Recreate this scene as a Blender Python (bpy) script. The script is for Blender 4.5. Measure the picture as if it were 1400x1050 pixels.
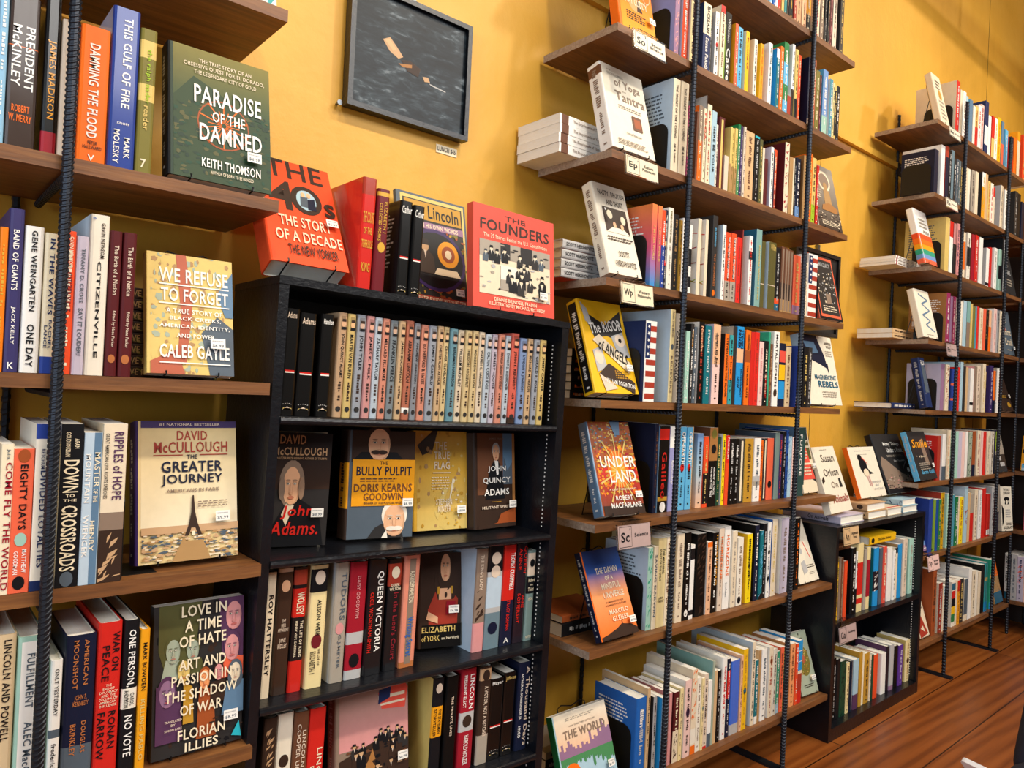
import bpy, math, random
from mathutils import Matrix, Vector
random.seed(7)
for o in list(bpy.data.objects): bpy.data.objects.remove(o)
SC = bpy.context.scene
COL = SC.collection
PI = math.pi
# ------------------------------------------------------------------ camera
CAMZ = 1.1973
cam = bpy.data.cameras.new('camera'); camo = bpy.data.objects.new('camera', cam); COL.objects.link(camo)
cam.sensor_width = 36; cam.lens = 25.806; cam.clip_start = .02
right = Vector((.7598, -.6485, .0464)); up = Vector((-.0395, .0252, .9989)); fwd = Vector((.649, .7608, .0065))
M3 = Matrix((right, up, -fwd)).transposed()
camo.matrix_world = Matrix.Translation((0, 0, CAMZ)) @ M3.to_quaternion().to_matrix().to_4x4()
SC.camera = camo
# ------------------------------------------------------------------ world, lights, exposure
SC.view_settings.view_transform = 'Standard'; SC.view_settings.look = 'None'
SC.view_settings.exposure = 0.0; SC.view_settings.gamma = 1.0; SC.view_settings.use_curve_mapping = False
w = bpy.data.worlds.new('world'); SC.world = w; w.use_nodes = True
w.node_tree.nodes['Background'].inputs[0].default_value = (1.0, .93, .84, 1)
w.node_tree.nodes['Background'].inputs[1].default_value = .10
def area(name, loc, aim, size, power, col, sy=None):
    l = bpy.data.lights.new(name, 'AREA'); l.energy = power; l.color = col; l.size = size
    if sy: l.shape = 'RECTANGLE'; l.size_y = sy
    o = bpy.data.objects.new(name, l); COL.objects.link(o); o.location = loc
    o.rotation_euler = (Vector(aim) - Vector(loc)).to_track_quat('-Z', 'Y').to_euler()
def spot(name, loc, aim, power, col, ang=75, r=.05):
    l = bpy.data.lights.new(name, 'SPOT'); l.energy = power; l.color = col; l.spot_size = math.radians(ang); l.spot_blend = .7; l.shadow_soft_size = r
    o = bpy.data.objects.new(name, l); COL.objects.link(o); o.location = loc
    o.rotation_euler = (Vector(aim) - Vector(loc)).to_track_quat('-Z', 'Y').to_euler()
WARM = (1, .86, .66)
area('window_daylight', (-2.9, -.6, 1.9), (1.5, 1.3, 1.2), 2.2, 90, (.74, .87, 1), 2.0)
area('overhead_fill', (2.4, -2.6, 3.7), (2.3, 1.35, .7), 4.5, 165, (1, .97, .93), 1.6)  # unseen overhead panel, added to light the spines steeply and leave shelf backs dark
for x in (-.9, .4, 1.7, 3.0, 4.4):
    spot('ceiling_spot', (x + .7, -.55, 4.0), (x, 1.5, 1.4), 128, WARM, 85, .09)

# ------------------------------------------------------------------ colours (sRGB hex)
PAL = {k: v for k, v in (p.split(':') for p in '''sky:90c0e0 white:f2f0ea cream:f0e3c4 ivory:efe8d8 linen:e8d8bc shell:e0cdb8 eggshell:ece4d0 buttercream:ecd9a0 wheat:e0c890
straw:dcc070 sand:d8c098 buff:d4b184 tan:c8a27a sandbrown:b08a5a caramel:a87440 brown:6e4630 umber:3a2a22 taupe:8c7868 stone:a89e90 silver:b8b8b8 steel:5f7f9c slate:54606c charcoal:302e2e
ink:15161a black:0e0d0d midnight:161d36 navy:1f2f5c indigo:3c3768 royal:2b4396 blue:2464b4 cobalt:1f4c98 cobaltbright:3a6ed8 azure:2494d8 skyblue:62b4e0 cornflower:7298cc powder:a8c8d8 paleblue:bcd0e0
greyblue:96a4b4 slateblue:6c8490 steelgrey:7c8a98 sea:4c94a8 seafoam:a0c8b8 seateal:38a0a4 teal:2c8488 tealdeep:14707c peacock:24607c powderteal:80aca8 turquoise:2cb4c4 mint:a8d4c4 jade:2f9c7c emerald:1c7440
fern:4c8a58 leaf:7c9c34 leafdark:2c7c44 lime:a0c02c moss:565632 mossdark:2c4228 olive:7c7434 forest:1c4430 forestgrey:2c4a48 pine:22382a sage:a4b09c sagegrey:7c9490 sunflower:f0bc1c yellow:f4d81c amber:eca01c gold:d8a83c
ochre:c09030 pumpkin:f08018 orange:f0701c tangerine:f08848 apricot:f0a068 peach:ecb890 vermilion:e85028 coral:ec6848 coralred:e05444 scarlet:dc2c24 red:d02820 crimson:a01c2c cherry:8c2430 brick:a83c2c rust:a05028 terracotta:b86044
copper:b87040 oxblood:581c20 maroon:702028 raspberry:98305c magenta:d0486c rosy:d89494 rose:c86070 blush:ecc8c0 salmon:e08c74 rosypink:b8a09c mauve:947090 lilac:c8c0d4 lavender:9898c8 plum:583858 plumblack:241a24 eggplant:3c2a60 purple:5c3490'''.split())}
PAL['pumpkin'] = 'f08018'
def lin(h):
    r = []
    for i in (0, 2, 4):
        c = int(h[i:i+2], 16) / 255
        r.append(c / 12.92 if c <= .04045 else ((c + .055) / 1.055) ** 2.4)
    return (*r, 1)
LIN = {k: lin(v) for k, v in PAL.items()}
def C(n): return LIN[n] if isinstance(n, str) else n
def mix(a, b, t): return tuple(x * (1 - t) + y * t for x, y in zip(a, b))
# ------------------------------------------------------------------ materials
def new_mat(name):
    m = bpy.data.materials.new(name); m.use_nodes = True; nt = m.node_tree
    return m, nt, nt.nodes['Principled BSDF']
def nd(nt, t, **kw):
    n = nt.nodes.new(t)
    for k, v in kw.items(): setattr(n, k, v)
    return n
def ramp(nt, stops):
    r = nd(nt, 'ShaderNodeValToRGB'); e = r.color_ramp.elements
    while len(e) < len(stops): e.new(.5)
    for x, (p, c) in zip(e, stops): x.position = p; x.color = C(c)
    return r
def coords(nt, scale, obj=True):
    t = nd(nt, 'ShaderNodeTexCoord'); mp = nd(nt, 'ShaderNodeMapping'); mp.inputs['Scale'].default_value = scale
    nt.links.new(t.outputs['Object' if obj else 'Generated'], mp.inputs[0]); return mp
def noise(nt, vec, scale, detail=4, rough=.55, dist=0):
    n = nd(nt, 'ShaderNodeTexNoise'); n.inputs['Scale'].default_value = scale; n.inputs['Detail'].default_value = detail
    n.inputs['Roughness'].default_value = rough; n.inputs['Distortion'].default_value = dist
    nt.links.new(vec.outputs[0], n.inputs['Vector']); return n
def bump(nt, b, fac, s, d=.01):
    bp = nd(nt, 'ShaderNodeBump'); bp.inputs['Strength'].default_value = s; bp.inputs['Distance'].default_value = d
    nt.links.new(fac, bp.inputs['Height']); nt.links.new(bp.outputs[0], b.inputs['Normal'])
def print_mat(name, rough, coat=0):
    m, nt, b = new_mat(name)
    a = nd(nt, 'ShaderNodeVertexColor'); a.layer_name = 'Col'
    v = coords(nt, (1, 1, 1)); n = noise(nt, v, 60, 3)
    mr = nd(nt, 'ShaderNodeMapRange'); mr.inputs['To Min'].default_value = .9; mr.inputs['To Max'].default_value = 1.06
    nt.links.new(n.outputs['Fac'], mr.inputs['Value'])
    mx = nd(nt, 'ShaderNodeMix', data_type='RGBA', blend_type='MULTIPLY'); mx.inputs['Factor'].default_value = 1
    nt.links.new(a.outputs['Color'], mx.inputs['A']); nt.links.new(mr.outputs[0], mx.inputs['B'])
    nt.links.new(mx.outputs['Result'], b.inputs['Base Color'])
    b.inputs['Specular IOR Level'].default_value = .22; b.inputs['Roughness'].default_value = rough; b.inputs['Coat Weight'].default_value = coat; b.inputs['Coat Roughness'].default_value = .12
    if coat: bump(nt, b, noise(nt, coords(nt, (40, 40, 6)), 1, 2).outputs['Fac'], .25, .004)
    return m
MP = print_mat('printed_cover', .42)
MG = print_mat('glossy_wrapped_cover', .28, .8)
m, nt, b = new_mat('page_edges'); v = coords(nt, (900, 60, 20)); n = noise(nt, v, 1, 2)
r = ramp(nt, [(.3, 'ivory'), (.7, 'white')]); nt.links.new(n.outputs['Fac'], r.inputs[0]); nt.links.new(r.outputs[0], b.inputs['Base Color']); b.inputs['Roughness'].default_value = .8; MPG = m
def wood(name, c1, c2, c3, rough=.5, sc=(1.2, 14, 14)):
    m, nt, b = new_mat(name); v = coords(nt, sc); n = noise(nt, v, 3, 8, .62, .6); n2 = noise(nt, coords(nt, (6, 90, 90)), 2, 3)
    mx = nd(nt, 'ShaderNodeMix', data_type='FLOAT'); mx.inputs['Factor'].default_value = .3
    nt.links.new(n.outputs['Fac'], mx.inputs['A']); nt.links.new(n2.outputs['Fac'], mx.inputs['B'])
    r = ramp(nt, [(.3, c1), (.5, c2), (.72, c3)]); nt.links.new(mx.outputs['Result'], r.inputs[0])
    nt.links.new(r.outputs[0], b.inputs['Base Color']); b.inputs['Roughness'].default_value = rough; bump(nt, b, n2.outputs['Fac'], .12, .003)
    return m
MW = wood('stained_pine_board', lin('4a2e1a'), lin('784c28'), lin('956434'), .5)
MWE = wood('sawn_board_end', lin('7a6452'), lin('9c8672'), lin('b8a48e'), .8, (60, 40, 40))
MST = wood('stool_wood', lin('5a3a20'), lin('8a5a30'), lin('a8733c'))
def paint(name, hexc, rough, var=.15, metal=0, bs=.1):
    m, nt, b = new_mat(name); v = coords(nt, (1, 1, 1)); n = noise(nt, v, 14, 6); c = lin(hexc)
    r = ramp(nt, [(.3, tuple(x * (1 - var) for x in c[:3]) + (1,)), (.7, tuple(min(1, x * (1 + var)) for x in c[:3]) + (1,))])
    nt.links.new(n.outputs['Fac'], r.inputs[0]); nt.links.new(r.outputs[0], b.inputs['Base Color'])
    b.inputs['Roughness'].default_value = rough; b.inputs['Metallic'].default_value = metal
    if bs: bump(nt, b, noise(nt, v, 120, 3).outputs['Fac'], bs, .002)
    return m
MBK = paint('black_painted_wood', '0e1016', .3, .35, 0, .35)
MRB = paint('steel_rebar', '30343c', .42, .3, .75)
MBL = paint('black_sheet_metal', '0c0c0d', .45, .2, .2, 0)
MWR = paint('black_wire', '0b0b0c', .35, .1, .3, 0)
MSC = paint('bolt_steel', '707478', .35, .1, .9, 0)
MCE = paint('ceiling_paint', 'd8cdb8', .9)
MCL = paint('navy_cotton', '14172a', .85, .25, 0, .4)
MSK = paint('skin', 'c8906c', .5, .06, 0, .1)
MHR = paint('dark_hair', '1c120c', .5, .2, 0, .3)
MPH = paint('white_phone_shell', 'e8eaee', .25, .02, 0, 0)
MSH = paint('white_canvas_shoe', 'e0e0dc', .7, .05)
# yellow plaster-and-board wall
m, nt, b = new_mat('yellow_painted_wall'); MWL = m
v = coords(nt, (1, 1, 1)); n1 = noise(nt, v, 1.7, 6, .6, .4); n2 = noise(nt, coords(nt, (9, 9, 1.2)), 1.5, 5, .6)
mx = nd(nt, 'ShaderNodeMix', data_type='FLOAT'); mx.inputs['Factor'].default_value = .22
nt.links.new(n1.outputs['Fac'], mx.inputs['A']); nt.links.new(n2.outputs['Fac'], mx.inputs['B'])
r = ramp(nt, [(.25, lin('c39026')), (.5, lin('d8a336')), (.75, lin('e2b048'))]); nt.links.new(mx.outputs['Result'], r.inputs[0])
nt.links.new(r.outputs[0], b.inputs['Base Color']); b.inputs['Roughness'].default_value = .5; bump(nt, b, noise(nt, v, 26, 8, .6).outputs['Fac'], .25, .006)
# old pine plank floor
m, nt, b = new_mat('old_pine_floor'); MFL = m
v = coords(nt, (1, 1, 1)); br = nd(nt, 'ShaderNodeTexBrick'); br.offset = .37; br.inputs['Scale'].default_value = 1
br.inputs['Brick Width'].default_value = 2.6; br.inputs['Row Height'].default_value = .235; br.inputs['Mortar Size'].default_value = .0025; br.inputs['Mortar Smooth'].default_value = .3; br.inputs['Bias'].default_value = 0
br.inputs['Color1'].default_value = (.2, .2, .2, 1); br.inputs['Color2'].default_value = (.8, .8, .8, 1); br.inputs['Mortar'].default_value = (.5, .5, .5, 1)
nt.links.new(v.outputs[0], br.inputs['Vector'])
g = nd(nt, 'ShaderNodeTexWave', wave_type='RINGS', rings_direction='Z'); g.inputs['Scale'].default_value = 2.2; g.inputs['Distortion'].default_value = 9; g.inputs['Detail'].default_value = 4; g.inputs['Detail Scale'].default_value = .8
vs = coords(nt, (.35, 3.2, 1)); nt.links.new(vs.outputs[0], g.inputs['Vector'])
n = noise(nt, coords(nt, (.9, 22, 1)), 2.2, 8, .62, .5)
a1 = nd(nt, 'ShaderNodeMix', data_type='FLOAT'); a1.inputs['Factor'].default_value = .72; nt.links.new(g.outputs['Fac'], a1.inputs['A']); nt.links.new(n.outputs['Fac'], a1.inputs['B'])
a2 = nd(nt, 'ShaderNodeMix', data_type='FLOAT'); a2.inputs['Factor'].default_value = .35; nt.links.new(a1.outputs['Result'], a2.inputs['A']); nt.links.new(br.outputs['Color'], a2.inputs['B'])
r = ramp(nt, [(.25, lin('6a3614')), (.5, lin('8e4e20')), (.75, lin('a2602a'))]); nt.links.new(a2.outputs['Result'], r.inputs[0])
mm = nd(nt, 'ShaderNodeMix', data_type='RGBA'); nt.links.new(br.outputs['Fac'], mm.inputs['Factor']); nt.links.new(r.outputs[0], mm.inputs['A']); mm.inputs['B'].default_value = lin('1c0c06')
nt.links.new(mm.outputs['Result'], b.inputs['Base Color']); b.inputs['Roughness'].default_value = .3; bump(nt, b, n.outputs['Fac'], .12, .003)
# clear acrylic and photo glass
m, nt, b = new_mat('clear_acrylic'); b.inputs['Base Color'].default_value = (.95, .97, 1, 1); b.inputs['Roughness'].default_value = .06; b.inputs['Transmission Weight'].default_value = 1; b.inputs['IOR'].default_value = 1.2; MAC = m
# sea water print
m, nt, b = new_mat('sea_photograph'); MSEA = m
v = coords(nt, (11, 1, 34)); v.inputs['Rotation'].default_value = (0, -.3, 0); wn = noise(nt, v, 1.0, 3, .5, 1.2); n = noise(nt, coords(nt, (22, 1, 75)), 1.0, 6, .62, .8); bg = noise(nt, coords(nt, (4, 1, 6)), 1, 2)
a1 = nd(nt, 'ShaderNodeMix', data_type='FLOAT'); a1.inputs['Factor'].default_value = .5; nt.links.new(wn.outputs['Fac'], a1.inputs['A']); nt.links.new(n.outputs['Fac'], a1.inputs['B'])
a2 = nd(nt, 'ShaderNodeMix', data_type='FLOAT'); a2.inputs['Factor'].default_value = .25; nt.links.new(a1.outputs['Result'], a2.inputs['A']); nt.links.new(bg.outputs['Fac'], a2.inputs['B'])
r = ramp(nt, [(.40, lin('080e14')), (.50, lin('172027')), (.56, lin('303c44')), (.66, lin('8a969e'))]); nt.links.new(a2.outputs['Result'], r.inputs[0]); nt.links.new(r.outputs[0], b.inputs['Base Color']); b.inputs['Roughness'].default_value = .3; b.inputs['Specular IOR Level'].default_value = .2
# ------------------------------------------------------------------ data
ROWS = r'''@1B|hc|1.2393|1.5018|on the left unit's upper shelf|books on the near left shelf unit
0.1002 0.0108 0.2281 0.160 sky s=white
0.1113 0.0366 0.2141 0.150 umber look=brown_plastic-wrapped t=PRESIDENT|white|.2|.62|.55|.85 t=McKINLEY|white|.2|.6|.12|.42 t=ROBERT~W._MERRY|orange|.72|.83|.1|.85|h b=.66-.665:orange g
0.1537 0.0198 0.2264 0.158 black look=glossy_black_red-footed t=JAMES_MADISON|amber|.28|.78|.2|.75 b=0-.14:crimson g
0.1746 0.0230 0.1995 0.140 shell look=plain_whitish
0.1985 0.0388 0.2018 0.141 orange title=DAMMING_THE_FLOOD t=DAMMING_THE_FLOOD|white|.13|.82|.3|.66 t=PETER~HALLWARD|umber|.84|.9|.2|.85|h t=V|white|.94|.985|.38|.62|h
0.2387 0.0381 0.2438 0.171 royal title=THIS_GULF_OF_FIRE c=lilac t=THIS_GULF_OF_FIRE|white|.06|.62|.4|.72 t=MARK|white|.8|.93|.58|.8 t=MOLESKY|white|.76|.97|.2|.42 t=KNOPF|white|.71|.725|.3|.75|h g
0.2774 0.0243 0.2234 0.156 olive look=olive_yellow-striped t=the_ralph_nader|lime|.14|.52|.35|.7 t=reader|straw|.53|.7|.35|.68 b=.5-.62:straw b=.8-.92:straw t=7|cream|.9|.96|.3|.62|h
@1C|hc|1.2400|1.1877|on the left unit's second shelf|books on the near left shelf unit
0.1134 0.0096 0.2011 0.141 pumpkin s=gold
0.1230 0.0183 0.2295 0.161 indigo title=BAND_OF_GIANTS t=BAND_OF_GIANTS|white|.13|.5|.3|.7 t=JACK_KELLY|white|.6|.83|.35|.65 t=K|white|.94|.98|.3|.7|h
0.1422 0.0236 0.2084 0.146 white title=ONE_DAY t=GENE_WEINGARTEN|ink|.03|.58|.35|.65 t=ONE_DAY|ink|.67|.96|.3|.68
0.1667 0.0162 0.2023 0.142 cream title=IN_THE_WAVES t=IN_THE_WAVES|navy|.04|.58|.4|.78 t=LANCE|navy|.66|.82|.2|.45 t=RACHEL|navy|.62|.83|.55|.8 b=0-.12:royal
0.1911 0.0148 0.2097 0.147 vermilion title=the_narrow_orange_CITIZENVILLE t=GAVIN_NEWSOM|cream|.04|.25|.4|.75 t=CITIZENVILLE|maroon|.29|.56|.2|.75 s=cream
0.2059 0.0165 0.2048 0.143 lilac title=SAY_IT_LOUDER t=TIFFANY_D._CROSS|slate|.09|.48|.4|.7 t=SAY_IT_LOUDER!|slate|.52|.86|.35|.72
0.2228 0.0261 0.2403 0.168 ivory title=the_white_CITIZENVILLE c=paleblue t=GAVIN_NEWSOM|umber|.05|.27|.55|.75 t=CITIZENVILLE|ink|.29|.89|.42|.62 t=o|blue|.02|.035|.08|.25|h
0.2499 0.0169 0.2200 0.154 oxblood look=dark_red_first_copy title=The_Birth_of_a_Nation,_left_copy t=The_Birth_of_a_Nation|shell|.1|.44|.35|.72 t=Edited_by_Nate_Parker|shell|.55|.8|.38|.68 d=.88:copper
0.2678 0.0193 0.2204 0.154 oxblood look=dark_red_second_copy title=The_Birth_of_a_Nation,_right_copy t=The_Birth_of_a_Nation|shell|.1|.44|.35|.72 t=Edited_by_Nate_Parker|shell|.55|.8|.38|.68 d=.88:copper
@1D|pb|1.2295|0.8774|on the left unit's third shelf|books on the near left shelf unit
0.1262 0.0151 0.2097 0.147 cream title=COME_FLY_THE_WORLD t=COME_FLY_THE_WORLD|crimson|.12|.97|.4|.95 t=Julia|slate|.03|.1|.4|.7
0.1409 0.0249 0.2034 0.142 coral title=EIGHTY_DAYS t=EIGHTY_DAYS|ink|.11|.56|.35|.72 t=MATTHEW|white|.7|.86|.6|.82 t=GOODMAN|white|.71|.87|.2|.42 d=.63:seafoam d=.93:ink d=.05:rust
0.1663 0.0239 0.2383 0.167 ivory title=DIVIDED_LOYALTIES t=DIVIDED_LOYALTIES|navy|.28|.86|.3|.62 t=KETCHUM|navy|.15|.27|.3|.5 t=RICHARD_M.|navy|.12|.3|.6|.8 b=0-.06:navy b=.91-1:royal
0.1972 0.0289 0.2384 0.167 ink title=DOWN_TO_THE_CROSSROADS t=ARAM|cream|.09|.15|.6|.82 t=GOUDSOUZIAN|cream|.05|.2|.2|.42 t=DOWN|cream|.22|.42|.15|.85 t=TO|cream|.43|.45|.3|.7|h t=THE|cream|.46|.475|.2|.8|h t=CROSSROADS|cream|.5|.9|.15|.85 d=.95:slate c=cream
0.2268 0.0242 0.2256 0.158 paleblue title=MASTER_OF_THE_MOUNTAIN t=MASTER|cream|.13|.36|.6|.92 t=OF_THE|cream|.37|.46|.6|.85 t=MOUNTAIN|white|.14|.46|.12|.4 t=HENRY|cream|.58|.78|.5|.75 t=WIENCEK|white|.54|.82|.1|.4 v=.55:steel
0.2513 0.0332 0.2386 0.167 linen title=RIPPLES_OF_HOPE t=RIPPLES_of_HOPE|plum|.05|.48|.45|.85 t=GREAT_AMERICAN_CIVIL_RIGHTS_SPEECHES|ink|.06|.47|.1|.25 b=0-.33:umber n=0-.33:tan b=.33-.44:taupe
@1E|hc|1.2400|0.5654|on the left unit's lowest visible shelf|books on the near left shelf unit
0.1335 0.0238 0.2523 0.177 sand look=cream_dust-jacketed t=LINCOLN_AND_POWELL|ink|.03|.6|.35|.75 g
0.1582 0.0335 0.2446 0.171 seafoam title=FULFILLMENT v2=.15-.85:white t=FULFILLMENT|slate|.1|.42|.35|.65 t=ALEC_MacGILLIS|slate|.5|.92|.35|.65
0.2007 0.0151 0.2027 0.142 white title=ONLY_YESTERDAY t=ONLY_YESTERDAY|ink|.06|.4|.35|.7 b=.44-.5:slate t=frederick|ink|.6|.8|.3|.7
0.2181 0.0409 0.2346 0.164 midnight title=AMERICAN_MOONSHOT t=AMERICAN|copper|.03|.32|.6|.75 t=MOONSHOT|copper|.03|.34|.25|.42 t=DOUGLAS|copper|.55|.75|.6|.75 t=BRINKLEY|copper|.56|.76|.25|.42 b=0-.3:slate t=JOHN_F.~KENNEDY|copper|.38|.45|.3|.8|h
0.2600 0.0338 0.2468 0.173 red title=WAR_ON_PEACE t=WAR_ON|ink|.06|.3|.6|.9 t=PEACE|ink|.14|.36|.2|.5 t=RONAN|ink|.55|.78|.55|.85 t=FARROW|ink|.55|.84|.1|.42 t=THE~END_OF~DIPLOMACY~AND_THE~DECLINE_OF~AMERICAN~INFLUENCE|cream|.38|.52|.15|.9|h
0.2958 0.0227 0.2451 0.172 ink title=ONE_PERSON,_NO_VOTE t=ONE_PERSON,|white|.06|.42|.25|.75 t=NO_VOTE|white|.6|.86|.25|.75 b=.44-.57:ivory t=ANDERSON|ink|.44|.55|.15|.45 t=CAROL|ink|.46|.54|.55|.8
0.3195 0.0147 0.2273 0.159 amber look=amber t=MARK_BOWDEN|ink|.09|.42|.3|.72 t=KILLING_PABLO|straw|.48|.9|.3|.72
@BT|hc|1.2750|0.4161|atop the tall black bookcase|books on the tall black bookcase
-0.1803 0.0302 0.2212 0.155 red look=tall_red_glossy c=red t=THE_COURT|gold|.3|.4|.1|.9|h t=OF_THE|gold|.44|.5|.2|.8|h t=TERRIBLE|gold|.55|.62|.1|.9|h t=KING|gold|.75|.83|.2|.8|h b=.85-1:brick g
-0.1471 0.0271 0.2062 0.144 maroon look=dark_red_gilt t=COLLECTED_WORKS|gold|.14|.5|.15|.4 t=ELIZABETH_I|gold|.12|.42|.55|.8 d=.56:gold b=.93-.97:gold g
-0.0931 0.0284 0.1953 0.137 black look=left_of_two_striped_black t=Cather|white|.05|.13|.1|.9|h k g c=ink q
-0.0629 0.0265 0.1917 0.134 black look=right_of_two_striped_black t=Cather|white|.05|.13|.1|.9|h k g c=ink
@B1|hc|1.2620|0.1696|in the black bookcase's upper row|matching presidential biographies
-0.3216 0.0269 0.1925 0.135 black look=left_cellophane-wrapped_black t=Adams|shell|.03|.09|.1|.75|h k g
-0.2942 0.0319 0.1881 0.132 black look=right_cellophane-wrapped_black t=Adams|shell|.05|.11|.1|.9|h k g
-0.2537 0.0263 0.1906 0.133 black look=third_striped_black c=black t=Hamilton|white|.05|.1|.15|.9|h k g
-0.2177 0.0178 0.1978 0.138 tan p=JOHN_QUINCY_ADAMS
-0.1993 0.0167 0.1974 0.138 straw p=MARTIN_VAN_BUREN
-0.1796 0.0195 0.1985 0.139 greyblue p=JOHN_TYLER
-0.1585 0.0167 0.1983 0.139 rosy p=JAMES_K._POLK
-0.1410 0.0162 0.1976 0.138 paleblue p=ZACHARY_TAYLOR
-0.1232 0.0164 0.1976 0.138 salmon p=MILLARD_FILLMORE
-0.1051 0.0184 0.1961 0.137 slateblue p=FRANKLIN_PIERCE
-0.0857 0.0149 0.1970 0.138 buff p=JAMES_BUCHANAN
-0.0690 0.0183 0.2000 0.140 terracotta p=ABRAHAM_LINCOLN b=.07-.12:white
-0.0490 0.0149 0.1969 0.138 steelgrey p=ANDREW_JOHNSON
-0.0314 0.0186 0.1960 0.137 salmon p=RUTHERFORD_B._HAYES
-0.0118 0.0189 0.1963 0.137 greyblue p=JAMES_A._GARFIELD
0.0087 0.0146 0.1976 0.138 buff p=CHESTER_ALAN_ARTHUR
0.0244 0.0148 0.1978 0.138 wheat p=GROVER_CLEVELAND
0.0403 0.0197 0.1961 0.137 sea p=BENJAMIN_HARRISON
0.0617 0.0178 0.1958 0.137 linen p=WILLIAM_McKINLEY
0.0812 0.0167 0.1971 0.138 wheat p=THEODORE_ROOSEVELT
0.0996 0.0157 0.1982 0.139 wheat p=WOODROW_WILSON
0.1166 0.0165 0.1972 0.138 linen p=WARREN_G._HARDING
0.1355 0.0180 0.1950 0.137 paleblue p=CALVIN_COOLIDGE
0.1556 0.0162 0.1962 0.137 lilac p=HERBERT_HOOVER
0.1733 0.0180 0.1981 0.139 salmon p=FRANKLIN_DELANO_ROOSEVELT
0.1932 0.0167 0.1973 0.138 paleblue p=DWIGHT_D._EISENHOWER
0.2115 0.0225 0.2049 0.143 coralred p=JOHN_F._KENNEDY b=0-.07:umber
0.2361 0.0222 0.1965 0.138 cornflower p=LYNDON_B._JOHNSON
0.2599 0.0176 0.1976 0.138 buff p=RICHARD_M._NIXON
0.2798 0.0165 0.1973 0.138 greyblue p=GERALD_R._FORD
0.2977 0.0198 0.1981 0.139 straw p=JIMMY_CARTER
@B3|hc|1.2750|-0.3400|in the black bookcase's fourth row|histories in the black bookcase
-0.3169 0.0192 0.2258 0.158 linen look=slim_cream t=ROY_HATTERSLEY|ink|.18|.82|.3|.72
-0.2943 0.0291 0.2300 0.161 umber look=dark_brown_portrait b=.7-1:shell b=.7-.97:umber d=.14:peach t=THE~HEIR~APPARENT|shell|.4|.5|.15|.85|h t=JANE~RIDLEY|shell|.55|.63|.2|.8|h g
-0.2640 0.0268 0.2296 0.161 ink look=black-and-red b=0-.25:red b=.6-.83:red b=.86-.98:brick t=WOLSEY|cream|.2|.38|.25|.8 t=THE_LIFE_OF_KING|cream|.43|.72|.6|.8 t=HENRY_VIII'S_CARDINAL|cream|.43|.72|.25|.42 g
-0.2310 0.0352 0.2298 0.161 buttercream look=pale_yellow_portrait b=.78-.97:ink d=.1:shell t=ALISON_WEIR|ink|.28|.58|.42|.66 d=.62:maroon t=ELIZABETH_I|umber|.7|.88|.2|.5 t=THE_LIFE_OF|umber|.68|.82|.62|.75
-0.1807 0.0292 0.2297 0.161 stone title=THE_TUDORS c=silver t=TUDORS|slate|.08|.48|.45|.8 t=G.J.MEYER|slate|.6|.88|.4|.65 d=.55:rosy
-0.1492 0.0373 0.2281 0.160 crimson look=crimson c=oxblood t=DAISY_GOODWIN|rosy|.12|.48|.4|.6 b=.0-.4:silver b=.08-.3:crimson d=.84:ink
-0.1088 0.0407 0.2286 0.160 ink look=glossy_black_white-lettered t=QUEEN_VICTORIA|white|.1|.8|.45|.82 t=CECIL_WOODHAM-SMITH|red|.28|.8|.12|.32 g
-0.0629 0.0323 0.2258 0.158 ink title=In_the_Lion's_Court b=.76-.96:brick d=.12:cream t=DEREK~WILSON|cream|.22|.28|.1|.9|h t=In_the_Lion's_Court|cherry|.3|.9|.45|.8 g
-0.0252 0.0375 0.2298 0.161 salmon look=salmon_ornamental v2=.3-.7:taupe t=ALEXANDER_HAMILTON|cream|.14|.42|.35|.65 b=.0-.05:copper t=Writing_Secret|blue|.55|.9|.25|.75
0.1610 0.0323 0.2287 0.160 taupe look=grey-brown_painted c=paleblue t=THE_KING'S_LADY|shell|.06|.4|.3|.6 b=0-.28:rosy n=.28-.6:umber
0.1943 0.0459 0.2315 0.162 silver look=silver-blue_portrait b=.4-.7:paleblue b=.75-1:ink d=.25:shell d=.12:shell b=0-.35:slateblue d=.8:midnight g
0.2411 0.0369 0.2302 0.161 red look=red-topped_blue t=THOMAS_CROMWELL|white|.08|.45|.5|.85 b=0-.45:midnight t=TRACY_BORMAN|red|.55|.85|.4|.65 t=A|white|.92|.97|.3|.7|h g
0.2815 0.0319 0.2295 0.161 plumblack look=narrow_dark t=QUEEN|red|.02|.3|.6|.9 t=ANNE|red|.04|.26|.15|.45 t=ANNE|red|.52|.65|.6|.85 t=SOMERSET|red|.5|.8|.2|.5 g
0.3169 0.0246 0.2121 0.149 sagegrey look=grey-green b=.72-.97:shell d=.14:ink b=.52-.71:ink t=Richard|cream|.31|.35|.1|.9|h t=the|cream|.37|.39|.3|.7|h t=Third|cream|.41|.45|.1|.8|h t=KENDALL|cream|.52|.55|.2|.8|h t=NORTON|cream|.94|.97|.15|.85|h
@B4|hc|1.2700|-0.5921|in the black bookcase's lowest visible row|histories in the black bookcase
-0.3057 0.0268 0.2159 0.151 umber look=dark_mottled n=0-1:tan
-0.2781 0.0309 0.2173 0.152 eggshell look=white_portrait d=.4:umber
-0.2466 0.0290 0.2141 0.150 brown look=brown_cream-lettered t=LINCOLN_AT|shell|.16|.6|.55|.8 t=COOPER_UNION|shell|.1|.65|.18|.45
-0.2173 0.0343 0.2136 0.150 red look=bright_red t=LINCOLN|cream|.35|.8|.55|.85 t=DOUGLAS|cream|.5|.9|.2|.42
0.0638 0.0281 0.2144 0.150 ink title=THE_STATESMAN_AND_THE_STORYTELLER c=straw b=.42-.72:amber t=STORYTELLER|ink|.3|.57|.12|.38 t=THE_STATESMAN|ink|.31|.55|.55|.8 d=.1:shell
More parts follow.
